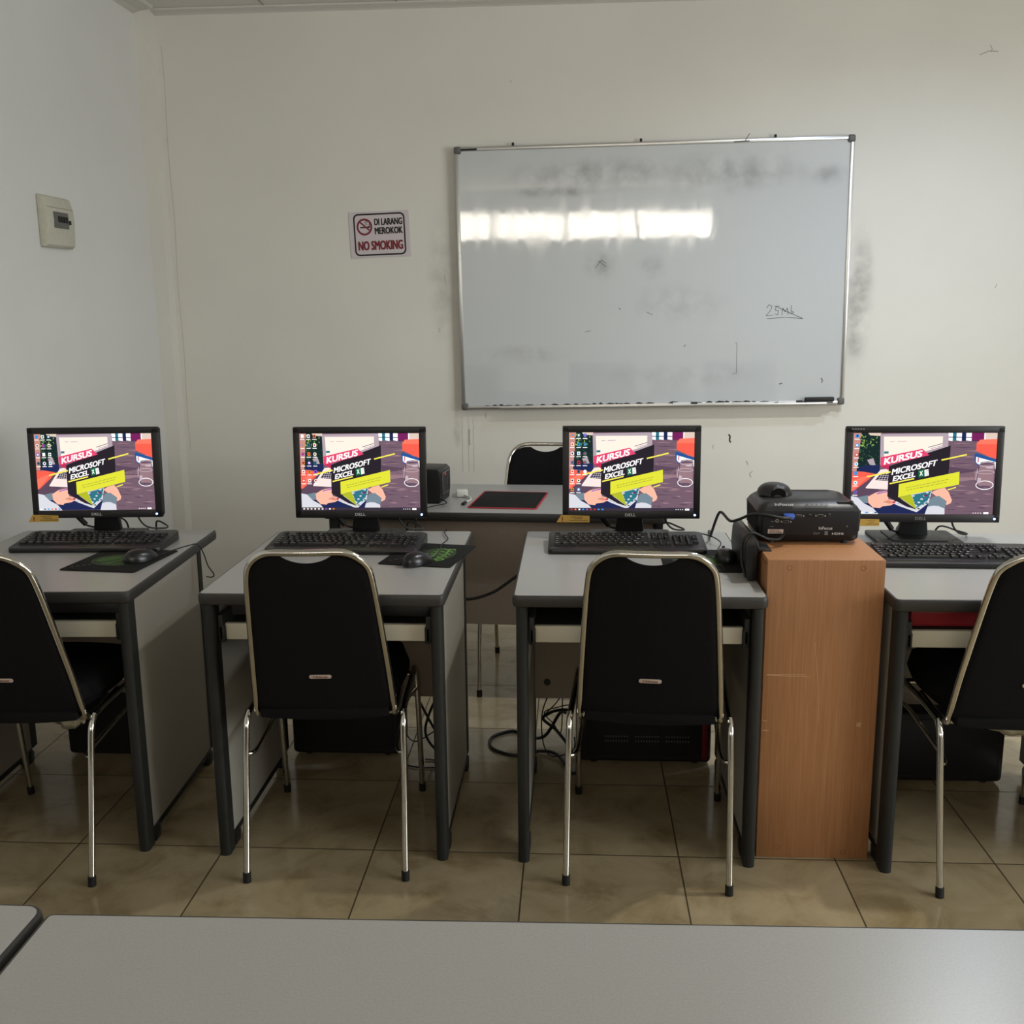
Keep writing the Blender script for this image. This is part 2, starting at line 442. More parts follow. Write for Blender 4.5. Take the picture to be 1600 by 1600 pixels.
# high daylight window in the rear wall, behind the camera (it is what the whiteboard mirrors)
pane_m = emis('daylight_frosted_pane', (1.0, 0.91, 0.78, 1), WINDOW_GLOW)
wx = [-1.85, -0.99, -0.11, 0.745, 1.67]
mb = MB()
for i, xx in enumerate(wx): mb.box((xx, Y0+0.02, 2.43), (0.045 if 0 < i < 4 else 0.05, 0.04, 0.36), alu)
for z in (2.26, 2.60): mb.box(((wx[0]+wx[-1])/2, Y0+0.02, z), (wx[-1]-wx[0], 0.04, 0.03), alu)
win = tag(mb.build('window_1'), kind='structure')
for i in range(4):
    mb = MB(); mb.box(((wx[i]+wx[i+1])/2, Y0+0.012, 2.43), (wx[i+1]-wx[i]-0.04, 0.008, 0.31), pane_m)
    mb.build('pane', win)

# tall window in the right hand wall that lets the daylight in, outside the picture
mb = MB()
for yy in (-0.33, 0.5, 1.3, 2.13): mb.box((X1-0.02, yy, 1.55), (0.04, 0.05, 1.40), alu)
for zz in (0.86, 2.24): mb.box((X1-0.02, 0.9, zz), (0.04, 2.51, 0.05), alu)
tag(mb.build('window_2'), kind='structure')

# lamps in the ceiling (all above or behind the picture's edge)
glow_m = emis('lamp_diffuser', (1.0, 0.96, 0.88, 1), 30.0)
for i, ((x, y, z), pw, lc) in enumerate(LAMPS):
    t = tag(empty('ceiling_lamp', (x, y, ZC)), LAMP_LABELS[i], 'lamp', 'recessed ceiling lamps')
    mb = MB(); mb.tube([(0, 0, -0.001), (0, 0, -0.014)], 0.085, white_pl, 32, smooth_path=0); mb.build('lamp_rim', t)
    mb = MB(); mb.tube([(0, 0, -0.014), (0, 0, -0.017)], 0.055, glow_m, 32, smooth_path=0); mb.build('lamp_lens', t)

# ------------------------------------------------------------------ whiteboard
WX, WZ, WY = 0.357, 1.617, 4.968
t = tag(empty('whiteboard', (WX, WY, WZ)), 'large glossy whiteboard with aluminium frame, smudged, hanging on the back wall', 'whiteboard')
t.rotation_euler = (0, radians(-0.62), 0)
W, H = 1.824, 1.216
board_m = mat('smudged_whiteboard_enamel', (0.60, 0.625, 0.635, 1), 0.05, spec=1.0, coat=0.0)
add_smudges(board_m, (0.60, 0.625, 0.635, 1), [((-0.25, 0, 0.47), (0.55, 1, 0.10), 0.75), ((0.35, 0, 0.46), (0.50, 1, 0.13), 0.60),
    ((-0.45, 0, 0.40), (0.30, 1, 0.04), 0.8), ((0.80, 0, 0.44), (0.12, 1, 0.07), 0.55), ((-0.24, 0, 0.07), (0.10, 1, 0.10), 0.55), ((0.0, 0, 0.05), (0.09, 1, 0.08), 0.5),
    ((0.13, 0, -0.12), (0.30, 1, 0.13), 0.30), ((-0.62, 0, -0.35), (0.30, 1, 0.06), 0.4), ((0.15, 0, -0.46), (0.5, 1, 0.08), 0.25)], 12.0, (0.25, 0.25, 0.26, 1))
nt = board_m.node_tree; b = nt.nodes['Principled BSDF']; L = nt.links
tc = nt.nodes.new('ShaderNodeTexCoord'); mp = nt.nodes.new('ShaderNodeMapping'); mp.inputs['Scale'].default_value = (6, 1, 4.5); L.new(tc.outputs['Object'], mp.inputs[0])
nn = nt.nodes.new('ShaderNodeTexNoise'); nn.inputs['Scale'].default_value = 1.1; nn.inputs['Detail'].default_value = 3; L.new(mp.outputs[0], nn.inputs['Vector'])
bp = nt.nodes.new('ShaderNodeBump'); bp.inputs['Strength'].default_value = 0.035; bp.inputs['Distance'].default_value = 0.01; L.new(nn.outputs[0], bp.inputs['Height']); L.new(bp.outputs[0], b.inputs['Normal'])
mp2 = nt.nodes.new('ShaderNodeMapping'); mp2.inputs['Scale'].default_value = (9, 1, 1.6); L.new(tc.outputs['Object'], mp2.inputs[0])
n2 = nt.nodes.new('ShaderNodeTexNoise'); n2.inputs['Scale'].default_value = 2.0; n2.inputs['Detail'].default_value = 5; L.new(mp2.outputs[0], n2.inputs['Vector'])
mr = nt.nodes.new('ShaderNodeMapRange'); mr.inputs[1].default_value = 0.45; mr.inputs[2].default_value = 0.8; mr.inputs[3].default_value = 0.04; mr.inputs[4].default_value = 0.10
L.new(n2.outputs[0], mr.inputs[0]); L.new(mr.outputs[0], b.inputs['Roughness'])
mb = MB(); mb.box((0, 0, 0), (W-0.03, 0.012, H-0.03), board_m); face = mb.build('writing_surface', t)
for nm, c, s in (('frame_rail', (0, -0.002, H/2-0.009), (W-0.04, 0.022, 0.018)), ('frame_rail', (0, -0.002, -H/2+0.009), (W-0.04, 0.022, 0.018)),
                 ('frame_rail', (-W/2+0.009, -0.002, 0), (0.018, 0.022, H-0.04)), ('frame_rail', (W/2-0.009, -0.002, 0), (0.018, 0.022, H-0.04))):
    mb = MB(); mb.box(c, s, alu, 0.004)
    mb.build(nm, t)
for sx in (-1, 1):
    for sz in (-1, 1):
        mb = MB(); mb.box((sx*(W/2-0.014), -0.003, sz*(H/2-0.014)), (0.034, 0.03, 0.034), grey_corner, 0.009, seg=3)
        mb.build('corner_cap', t)
mb = MB(); mb.box((0, 0.018, 0), (W-0.2, 0.024, H-0.2), grey_corner); mb.build('backing', t)
for xx in (-0.64, -0.05, 0.56):
    mb = MB(); mb.tube([(xx, 0.01, H/2+0.002), (xx, 0.01, H/2+0.016)], 0.006, ink_black, 8, smooth_path=0); mb.build('mounting_hook', t)
# pen tray along the lower edge
mb = MB(); mb.box((0.05, -0.024, -H/2+0.004), (1.55, 0.036, 0.004), alu, 0.001); mb.box((0.05, -0.041, -H/2+0.008), (1.55, 0.003, 0.010), alu, 0.001); mb.build('pen_tray', t)
# marks on the board
a = Art(lambda u, v, k: (u, -0.0064-0.0001*(k % 6), v))
def sx_(px): return (px-800)/1600*1.918-0.0285+0.0
def bp_(px, py):   # photo crop (1600 x 1129) -> board coords
    return ((px-807)/1440*W, (575-(py+ (px-807)*0.0155))/ 968*H)
hand = [[(1232, 690), (1240, 678), (1252, 683), (1246, 700), (1230, 718), (1256, 716)], [(1280, 682), (1266, 684), (1264, 698), (1276, 700), (1274, 714), (1262, 712)],
        [(1288, 716), (1292, 690), (1300, 704), (1308, 690), (1312, 714)], [(1322, 680), (1322, 712), (1332, 706), (1324, 700)], [(1262, 682), (1300, 700), (1366, 729)], [(1234, 729), (1300, 724), (1366, 729)]]
for st in hand: a.stroke([bp_(*p) for p in st], 0.0022, ink_marker)
a.stroke([bp_(1440, 950), bp_(1446, 958), bp_(1443, 968)], 0.004, ink_marker)
a.stroke([bp_(1286, 973), bp_(1298, 969)], 0.004, ink_marker)
a.stroke([bp_(1120, 818), bp_(1126, 818), bp_(1127, 930), bp_(1112, 934)], 0.0016, ink_marker)
a.stroke([bp_(600, 540), bp_(622, 510), bp_(640, 522)], 0.002, ink_marker)
a.stroke([bp_(610, 512), bp_(640, 535)], 0.002, ink_marker)
a.stroke([bp_(930, 832), bp_(936, 824)], 0.003, ink_marker)
a.stroke([bp_(686, 688), bp_(694, 692)], 0.003, ink_marker)
a.stroke([bp_(790, 702), bp_(812, 712)], 0.002, ink_marker)
a.stroke([bp_(560, 775), bp_(582, 770)], 0.002, ink_marker)
a.build('marker_writing', face)
# peeled dark rim above the lower rail
a = Art(lambda u, v, k: (u, -0.0136-0.0001*(k % 6), v)); random.seed(11)
for x0, x1 in ((-0.48, 0.0), (0.08, 0.55), (-0.8, -0.5)):
    x = x0
    while x < x1:
        l = random.uniform(0.02, 0.06); h = random.uniform(0.002, 0.008)
        a.poly([(x, -H/2+0.017), (x+l, -H/2+0.017), (x+l*0.8, -H/2+0.018+h*0.6), (x+l*0.4, -H/2+0.018+h), (x+l*0.15, -H/2+0.019)], ink_black)
        x += l*random.uniform(0.8, 1.6)
a.line((-W/2+0.03, H/2-0.012), (-W/2+0.105, H/2-0.012), 0.009, ink_black)
a.line((0.37, H/2-0.014), (0.44, H/2-0.012), 0.004, ink_black)
a.stroke([(0.42, H/2-0.012), (0.43, H/2+0.005), (0.44, H/2+0.02)], 0.003, ink_marker)
a.build('peeled_edge', t)

# things in the pen tray
def on_board(x, z, y=-0.0275):
    return Vector((WX+x, WY+y, WZ+z+x*math.tan(radians(0.62))))
e = tag(empty('board_eraser', on_board(0.80, -H/2+0.008)), 'black whiteboard eraser in the pen tray at the lower right corner', 'eraser')
e.rotation_euler = (0, radians(-0.62), 0)
mb = MB(); mb.box((0, 0, 0.018), (0.135, 0.024, 0.020), ink_black, 0.004); mb.build('grip', e)
mb = MB(); mb.box((0, 0, 0.004), (0.125, 0.022, 0.008), grey_corner, 0.002); mb.build('felt_pad', e)
for x, lab in ((0.655, 'white dry-erase marker with black cap beside the board eraser'), (0.16, 'white dry-erase marker lying in the middle of the pen tray')):
    p = tag(empty('marker_pen', on_board(x, -H/2+0.014)), lab, 'marker', 'marker pens in the pen tray')
    p.rotation_euler = (0, radians(-0.62), 0)
    mb = MB(); mb.tube([(-0.05, 0, 0), (0.035, 0, 0)], 0.0075, white_pl, 14, smooth_path=0); mb.build('barrel', p)
    mb = MB(); s_ = 1
    mb.tube([(0.036, 0, 0), (0.066, 0, 0)], 0.0083, ink_black, 14, smooth_path=0); mb.build('cap', p)

# ------------------------------------------------------------------ no smoking sign
sg = tag(empty('no_smoking_sign', (-0.931, Y1-0.0025, 1.8335)), 'white no smoking sign with black border and red lettering on the back wall', 'sign')
sg.rotation_euler = (0, radians(-1.7), 0)
mb = MB(); mb.box((0, 0, 0), (0.287, 0.003, 0.212), paper); base = mb.build('sign_sheet', sg)
a = Art(lambda u, v, k: ((u-800)/1180*0.2715-0.0, -0.0016-0.00008*k, (682-v)/850*0.199+0.0))
# frame coordinates: the sign seen upright, x 210..1390, y 257..1107
def fr(x0, y0, x1, y1, r): return rr2(x0, y0, x1, y1, r)
a.poly(fr(262, 265, 1338, 1098, 100), ink_black)
a.poly(fr(294, 297, 1306, 1066, 74), paper)
a.ringe(490, 525, 165, 168, 40, ink_red)
a.poly([(378, 430), (400, 405), (600, 580), (580, 605)], ink_red)
a.line((400, 535), (560, 535), 26, ink_black); a.poly([(545, 520), (590, 505), (590, 460), (605, 455), (605, 545), (545, 548)], ink_black)
a.stroke([(560, 490), (520, 470), (505, 430), (530, 405), (555, 425), (548, 455)], 11, ink_black)
a.poly([(378, 430), (400, 405), (600, 580), (580, 605)], ink_red)
a.text('DI LARANG', (706, 500), (575, 0), (0, -128), ink_black, 0.03)
a.text('MEROKOK', (706, 675), (575, 0), (0, -128), ink_black, 0.03)
a.text('NO SMOKING', (345, 985), (925, 0), (0, -175), ink_red, 0.028)
a.build('sign_print', base)

# ------------------------------------------------------------------ breaker box on the left wall
bx = tag(empty('breaker_box', (X0, 3.985, 1.83)), 'ivory plastic circuit breaker box on the left wall', 'breaker box')
mb = MB()
pr = [(0.0, -0.098), (0.022, -0.098), (0.034, -0.088), (0.040, 0.0), (0.038, 0.045), (0.026, 0.090), (0.0, 0.098)]
mb.prism(pr, -0.108, 0.108, ivory, axis='y', bevel=0.006)
mb.build('housing', bx)
mb = MB(); mb.box((0.0395, -0.005, 0.005), (0.006, 0.112, 0.060), grey_corner, 0.002); wn = mb.build('breaker_window', bx)
for k in range(4):
    mb = MB(); mb.box((0.0435, -0.025+0.02*k, 0.008), (0.006, 0.014, 0.022), ink_black, 0.001); mb.build('breaker_switch', wn)
mb = MB(); mb.box((0.0415, 0.062, 0.0), (0.006, 0.012, 0.016), ink_black, 0.002); mb.build('latch', bx)
mb = MB(); mb.box((0.0365, 0, 0.050), (0.003, 0.20, 0.002), lining); mb.build('cover_seam', bx)
# ------------------------------------------------------------------ desks
ZT = 0.76
def table_top(t, w, d, th=0.032, r=0.012, y0=0.0, m=lam_top):
    inset = 0.007
    mb = MB(); mb.prism(rr2(-w/2+inset, y0+inset, w/2-inset, y0+d-inset, r), ZT-th+0.002, ZT, m)
    top = mb.build('tabletop', t)
    prof = [(0, ZT-0.0005)] + [(inset*0.35+inset*0.65*sin(radians(a)) if True else 0, ZT-th/2+th/2*cos(radians(a))*0.98) for a in range(20, 161, 14)] + [(0, ZT-th+0.0005)]
    mb = MB(); mb.ring(rrect(-w/2+inset, y0+inset, w/2-inset, y0+d-inset, r), prof, dark_edge)
    mb.build('edge_band', top)
    return top
def post(x, y, z0, z1, t, wd=0.034, dp=0.05, flip=1):
    """rounded-front upright"""
    mb = MB(); pts = [(x-wd/2, y+flip*dp/2)] + [(x+wd/2*-cos(radians(a)), y-flip*(dp/2-wd*0.35)-flip*wd*0.35*sin(radians(a))) for a in range(0, 181, 20)] + [(x+wd/2, y+flip*dp/2)]
    mb.prism(pts, z0, z1, dark_post, bevel=0.0)
    return mb.build('leg', t)
def computer_desk(loc, rz, label, kind):
    t = tag(empty('computer_desk', loc, rz), label, 'desk', 'computer desks in the row facing the whiteboard')
    w, d = 0.66, 0.775
    table_top(t, w, d)
    zb = ZT-0.033
    for s in (-1, 1):
        xp = s*0.305
        post(xp, 0.03, 0.0, zb, t, wd=0.030, dp=0.048)
        post(xp, 0.615, 0.045, zb, t, wd=0.024, dp=0.04, flip=-1)
        mb = MB(); mb.box((xp, 0.325, 0.385), (0.018, 0.54, 0.68), lam_side); mb.build('side_panel', t)
        mb = MB(); mb.box((xp, 0.325, 0.036), (0.022, 0.54, 0.018), dark_post, 0.002); mb.build('bottom_rail', t)
        for y in (0.085, 0.575):
            mb = MB(); mb.prism([(y-0.022, 0.0), (y+0.018, 0.0), (y+0.024, 0.030), (y+0.012, 0.045), (y-0.016, 0.045)], xp-0.016, xp+0.016, black_pl, axis='x', bevel=0.004)
            mb.build('foot_glide', t)
    mb = MB(); mb.box((0, 0.60, 0.485), (0.59, 0.016, 0.48), lam_warm)
    mb.tube([(-0.255, 0.5915, 0.30), (-0.255, 0.589, 0.30)], 0.011, dark_post, 16, smooth_path=0)
    mb.tube([(0.255, 0.5915, 0.30), (0.255, 0.589, 0.30)], 0.011, dark_post, 16, smooth_path=0)
    mb.build('modesty_panel', t)
    # pull-out keyboard shelf
    mb = MB(); mb.box((0, 0.25, 0.648), (0.545, 0.38, 0.016), dark_post, 0.002); sh = mb.build('keyboard_shelf', t)
    mb = MB(); mb.box((0, 0.052, 0.643), (0.545, 0.016, 0.045), lam_tray, 0.0015); mb.build('shelf_front', sh)
    if kind != 'open':
        mb = MB(); mb.box((0, 0.12, 0.682), (0.57, 0.014, 0.028), dark_edge, 0.002); mb.build('shelf_crossbar', t)
    for s in (-1, 1):
        mb = MB(); mb.box((s*0.281, 0.20, 0.658), (0.014, 0.34, 0.070), dark_post, 0.003)
        mb.box((s*0.279, 0.045, 0.640), (0.018, 0.03, 0.050), dark_post, 0.006)
        mb.build('slide_rail', t)
    return t
YF = 2.546
d1 = computer_desk((-1.514, YF, 0), radians(2.2), 'grey laminate computer desk at the left end, against the side wall', 'bar')
d2 = computer_desk((-0.668, YF, 0), 0, 'grey laminate computer desk second from the left, with black mouse pad overhanging its side', 'bar')
d3 = computer_desk((0.167, YF, 0), 0, 'grey laminate computer desk just left of the wooden cabinet', 'open')
d4 = computer_desk((1.137, YF-0.012, 0), 0, 'grey laminate computer desk just right of the wooden cabinet', 'open')

def long_table(loc, rz, w, d, label, cat='table', group=None, panel_y=None, drop=0.44, th=0.032, r=0.012):
    t = tag(empty('office_table', loc, rz), label, cat, group)
    table_top(t, w, d, th, r)
    zb = ZT-th-0.001
    for s in (-1, 1):
        xp = s*(w/2-0.03)
        post(xp, 0.05, 0.0, zb, t)
        post(xp, d-0.16, 0.0, zb, t, wd=0.026, dp=0.04, flip=-1)
        mb = MB(); mb.box((xp, d/2-0.055, 0.39), (0.018, d-0.25, 0.66), lam_side); mb.build('side_panel', t)
    if panel_y is not None:
        mb = MB(); mb.box((0, panel_y, ZT-th-drop/2-0.002), (w-0.08, 0.016, drop), lam_warm); mb.build('modesty_panel', t)
    return t
tt = long_table((-0.302, 3.612, 0), radians(-3.6), 1.26, 0.61, 'long grey teacher table behind the row of computer desks', panel_y=0.07, drop=0.405)
n1 = long_table((0.027, 0.351, 0), radians(1.0), 1.345, 0.78, 'grey laminate table in the foreground, filling the bottom edge of the picture', group='front tables', panel_y=0.60, r=0.006)
n2 = long_table((-1.331, 0.357, 0), 0, 1.335, 0.78, 'grey laminate table in the bottom left corner, only its corner showing', group='front tables', panel_y=0.60, r=0.02)

# ------------------------------------------------------------------ chairs
def stacking_chair(loc, rz, label, torn=False, plate=True):
    t = tag(empty('stacking_chair', loc, rz), label, 'chair', 'black chrome-framed chairs')
    R = 0.0086
    rake = lambda s: 0.105-0.150*(s/0.47)**1.05      # y of the back at height s above 0.445
    bulge = lambda x, s: -0.022*max(0, 1-(x/0.18)**2)*(0.35+0.65*s/0.47)
    # backrest loop: one tube from under the seat over the top and down again
    pts = []
    for s, h in ((0.0, 0.1835), (0.10, 0.178), (0.20, 0.171), (0.30, 0.1635), (0.365, 0.158)):
        pts.append((h, s))
    top = []
    cr = 0.078; S1 = 0.47
    for k in range(1, 7):
        a = radians(90*k/6)
        top.append((0.154-cr+cr*cos(a), S1-cr+cr*sin(a)))
    side = pts+top
    loop = [(h, s) for h, s in side] + [(0.04, S1), (0.0, S1), (-0.04, S1)] + [(-h, s) for h, s in side[::-1]]
    P = [(0.178, 0.33, 0.424), (0.181, 0.22, 0.420), (0.183, 0.150, 0.420), (0.1835, 0.118, 0.428)]
    P3 = P + [(x, rake(s)+(bulge(x, s) if s > 0.44 else bulge(x, s)*0.6), 0.445+s) for x, s in loop] + [(-a, b, c) for a, b, c in P[::-1]]
    mb = MB(); mb.tube(P3, R, chrome, 14, smooth_path=4); mb.build('back_frame', t)
    # upholstered back panel with the hand-hold cut-out along the top
    mb = MB(); NX, NS = 44, 16
    def hw(s): return 0.180-0.026*(s/0.40)
    grid = {}
    for side_ in (0, 1):
        for i in range(NX+1):
            tt_ = -1+2*i/NX
            x_ = tt_*0.152; ax = abs(x_)
            stop = S1-0.011; c2 = 0.070; hwt = 0.149
            if ax > hwt-c2: stop -= c2-sqrt(max(0, c2*c2-(ax-(hwt-c2))**2))
            if ax < 0.060: stop -= 0.020*(1-(ax/0.060)**2)**0.8+0.0
            sbot = -0.004+0.016*tt_*tt_-0.010
            for k in range(NS+1):
                f = k/NS
                s = sbot+(stop-sbot)*f
                x = tt_*hw(max(0, s)) if s < 0.40 else tt_*hw(0.40)
                e = min(1, (1-abs(tt_))/0.10); e2 = min(1, f/0.05, (1-f)/0.05)
                th = 0.016*sqrt(max(0.02, 1-(1-e)**2))*sqrt(max(0.02, 1-(1-e2)**2))
                y = rake(max(s, 0))+bulge(x, s)*0.8 + (th+0.002 if side_ else -th*0.55)
                grid[side_, i, k] = (x, y, 0.445+s)
    V = []; idx = {}
    for key, p in grid.items(): idx[key] = len(V); V.append(p)
    F = []
    for i in range(NX):
        for k in range(NS):
            F.append([idx[0, i, k], idx[0, i+1, k], idx[0, i+1, k+1], idx[0, i, k+1]])
            F.append([idx[1, i, k], idx[1, i, k+1], idx[1, i+1, k+1], idx[1, i+1, k]])
        F.append([idx[0, i, 0], idx[1, i, 0], idx[1, i+1, 0], idx[0, i+1, 0]])
        F.append([idx[0, i, NS], idx[0, i+1, NS], idx[1, i+1, NS], idx[1, i, NS]])
    for k in range(NS):
        F.append([idx[0, 0, k], idx[0, 0, k+1], idx[1, 0, k+1], idx[1, 0, k]])
        F.append([idx[0, NX, k], idx[1, NX, k], idx[1, NX, k+1], idx[0, NX, k+1]])
    mb.add(V, F, fabric, True); bk = mb.build('backrest', t)
    if plate:
        zc = 0.553-0.445; yb = rake(zc)+bulge(0, zc)*0.8-0.0092
        tilt = Matrix.Rotation(radians(17.5), 4, 'X')
        mb = MB(); outl = rr2(-0.029, -0.006, 0.029, 0.006, 0.0055)
        bmx = MB(); bmx.prism(outl, -0.0012, 0.0008, plate_m, axis='y', bevel=0.0004)
        bmx.v = [tuple(tilt @ Vector(p) + Vector((0, yb-0.0005, 0.553))) for p in bmx.v]
        pl = bmx.build('name_plate', bk)
        a = Art(lambda u, v, k: tuple(tilt @ Vector((u, -0.0014, v)) + Vector((0, yb-0.0005, 0.553))))
        a.text('Chitose', (-0.019, -0.0036), (0.038, 0), (0, 0.0076), ink_red, 0.02)
        a.build('plate_lettering', pl)
    # seat cushion, wrapping up behind the back panel's lower edge
    mb = MB(); NX, NY = 24, 24
    def rim(u, v):   # superellipse-ish seat outline
        return u, v
    V = []; F = []; idx = {}
    for sd in (0, 1):
        for i in range(NX+1):
            for j in range(NY+1):
                a_, b_ = -1+2*i/NX, -1+2*j/NY
                # map square to rounded square
                q = sqrt(max(1e-9, 1-0.30*b_*b_*a_*a_))
                x = a_*q*(0.196+0.016*(b_+1)/2); y = 0.285+b_*q*0.195
                edge = max(abs(a_), abs(b_)); e = max(0, (edge-0.80)/0.20)
                zt = 0.520-0.038*(1-sqrt(max(0, 1-e*e)))+0.006*(1-a_*a_)-0.012*max(0, -b_)
                zb = 0.440+0.030*(1-sqrt(max(0, 1-e*e)))
                z = zt if sd else zb
                if edge > 0.999: z = 0.478-(0.012*max(0, -b_)) 
                idx[sd, i, j] = len(V); V.append((x, y, z))
    for i in range(NX):
        for j in range(NY):
            F.append([idx[1, i, j], idx[1, i+1, j], idx[1, i+1, j+1], idx[1, i, j+1]])
            F.append([idx[0, i, j], idx[0, i, j+1], idx[0, i+1, j+1], idx[0, i+1, j]])
    mb.add(V, F, fabric, True)
    # rear apron of the seat seen below the back panel
    mb.prism([(-0.168, 0.452), (-0.172, 0.428)]+[(0.172*x, 0.428-0.010*(1-x*x)) for x in (-0.7, -0.35, 0, 0.35, 0.7)]+[(0.172, 0.428), (0.168, 0.452)], 0.085, 0.125, fabric, axis='y', bevel=0.006)
    seat = mb.build('seat', t)
    for s in (-1, 1):
        mb = MB(); mb.tube([(s*0.211, 0.0, 0.012), (s*0.2105, 0.030, 0.15), (s*0.210, 0.060, 0.30), (s*0.209, 0.078, 0.385), (s*0.209, 0.090, 0.418), (s*0.208, 0.112, 0.436)], R, chrome, 14, smooth_path=4)
        l = mb.build('leg', t)
        mb = MB(); mb.tube([(s*0.211, -0.001, 0.0), (s*0.211, 0.003, 0.026)], R*1.25, rubber, 14, smooth_path=0); mb.build('rubber_foot', l)
        mb = MB(); mb.tube([(s*0.208, 0.112, 0.436), (s*0.207, 0.20, 0.440), (s*0.208, 0.33, 0.440), (s*0.208, 0.425, 0.440)], R, chrome, 14, smooth_path=4, caps=False); mb.build('seat_rail', t)
        mb = MB(); mb.tube([(s*0.208, 0.425, 0.440), (s*0.209, 0.452, 0.430), (s*0.210, 0.466, 0.395), (s*0.212, 0.485, 0.25), (s*0.213, 0.515, 0.012)], R, chrome, 14, smooth_path=4)
        l = mb.build('leg', t)
        mb = MB(); mb.tube([(s*0.213, 0.513, 0.026), (s*0.213, 0.516, 0.0)], R*1.25, rubber, 14, smooth_path=0); mb.build('rubber_foot', l)
        mb = MB(); mb.tube([(s*0.208, 0.066, 0.335), (s*0.194, 0.080, 0.333), (s*0.187, 0.13, 0.336), (s*0.186, 0.30, 0.347), (s*0.190, 0.40, 0.355), (s*0.210, 0.470, 0.360)], 0.006, chrome, 10, smooth_path=4); mb.build('side_brace', t)
    mb = MB(); mb.tube([(-0.183, 0.15, 0.418), (0.183, 0.15, 0.418)], 0.009, chrome, 10, smooth_path=0); mb.build('cross_brace', t)
    mb = MB(); mb.tube([(-0.206, 0.40, 0.432), (0.206, 0.40, 0.432)], 0.009, chrome, 10, smooth_path=0); mb.build('cross_brace', t)
    if torn:
        a0, a1 = torn
        mb = MB(); N = 12; V = []; F = []
        random.seed(5)
        for i in range(N+1):
            x = a0+(a1-a0)*i/N; f = i/N
            sag = 0.052*sin(pi*min(1, f*1.05))**0.8*(0.5+f*0.6)
            V += [(x, 0.10+0.02*f, 0.433), (x+0.01*sin(i), 0.105+0.03*random.random(), 0.43-sag*0.6), (x+0.006*sin(i*2), 0.12+0.02*random.random(), 0.43-sag)]
        for i in range(N):
            for k in range(2): F.append([i*3+k, i*3+3+k, i*3+4+k, i*3+1+k])
        mb.add(V, F, lining, True)
        o = mb.build('seat_lining', seat); o['label'] = 'torn pale seat lining hanging down'
        sm = o.modifiers.new('solid', 'SOLIDIFY'); sm.thickness = 0.0015
    return t
c1 = stacking_chair((-1.487, 2.385, 0), radians(1.5), 'black chair with chrome frame, cut off at the left edge of the picture', torn=(0.06, 0.19))
c2 = stacking_chair((-0.6585, 2.440, 0), radians(3.6), 'black chair with chrome frame at the second desk from the left')
c3 = stacking_chair((0.189, 2.436, 0), radians(-4.1), 'black chair with chrome frame at the desk beside the wooden cabinet')
c4 = stacking_chair((1.146, 2.436, 0), radians(0.3), 'black chair with chrome frame, cut off at the right edge of the picture', torn=(-0.12, 0.10))
c5 = stacking_chair((-0.128, 4.262, 0), radians(180-3.3), 'black chair with chrome frame behind the teacher table, facing this way', plate=False)

# ------------------------------------------------------------------ wooden cabinet
def wood_material(name, a, b_, c, scale=(14, 14, 1.1)):
    m = bpy.data.materials.new(name); m.use_nodes = True
    nt = m.node_tree; L = nt.links; b = nt.nodes['Principled BSDF']
    tc = nt.nodes.new('ShaderNodeTexCoord'); mp = nt.nodes.new('ShaderNodeMapping'); mp.inputs['Scale'].default_value = scale
    L.new(tc.outputs['Object'], mp.inputs[0])
    n = nt.nodes.new('ShaderNodeTexNoise'); n.inputs['Scale'].default_value = 3.0; n.inputs['Detail'].default_value = 8; n.inputs['Distortion'].default_value = 0.8
    L.new(mp.outputs[0], n.inputs['Vector'])
    r = nt.nodes.new('ShaderNodeValToRGB'); e = r.color_ramp.elements
    e[0].position = 0.33; e[0].color = a; e[1].position = 0.68; e[1].color = c; x = e.new(0.5); x.color = b_
    L.new(n.outputs[0], r.inputs[0]); L.new(r.outputs[0], b.inputs['Base Color'])
    b.inputs['Roughness'].default_value = 0.42; b.inputs['Specular IOR Level'].default_value = 0.35
    return m
beech = wood_material('orange_beech_veneer', rgb(158, 110, 72), rgb(165, 116, 77), rgb(173, 124, 85), (60, 60, 1.6))
cab = tag(empty('wooden_cabinet', (0.6510, 2.612, 0), 0), 'narrow orange beech-veneer cabinet between two computer desks, under the projector', 'cabinet')
CW, CD, CH = 0.301, 0.42, 0.843
mb = MB(); mb.box((0, 0.008, CH/2), (CW, 0.016, CH), beech, 0.0012); fp = mb.build('front_panel', cab)
for s in (-1, 1):
    mb = MB(); mb.box((s*(CW/2-0.008), 0.016+(CD-0.016)/2, CH/2-0.008), (0.016, CD-0.017, CH-0.018), beech); mb.build('side_panel', cab)
mb = MB(); mb.box((0, CD/2+0.001, CH-0.007), (CW-0.002, CD-0.002, 0.016), beech, 0.0012); mb.build('cabinet_top', cab)
mb = MB(); mb.box((0, CD-0.012, CH/2-0.01), (CW-0.036, 0.006, CH-0.03), beech); mb.build('rear_panel', cab)
plug_m = mat('wooden_screw_plug', rgb(140, 84, 50), 0.5)
for x, z in ((-0.094, 0.822), (0.094, 0.822), (-0.095, 0.03), (0.085, 0.018)):
    a = Art(lambda u, v, k: (u, -0.0003-0.0001*k, v)); a.ringe(x, z, 0.007, 0.007, 0.0016, plug_m, 24); a.build('screw_plug', fp)
scr_m = mat('pale_wood_scratch', rgb(214, 176, 138), 0.6)
a = Art(lambda u, v, k: (u, -0.0003-0.0001*(k % 3), v))
a.stroke([(-0.140, 0.530), (-0.04, 0.530)], 0.0012, scr_m); a.stroke([(-0.143, 0.528), (-0.03, 0.5245)], 0.0010, scr_m)
a.stroke([(-0.147, 0.400), (-0.135, 0.398)], 0.0012, scr_m); a.stroke([(-0.147, 0.372), (-0.130, 0.370)], 0.0012, scr_m)
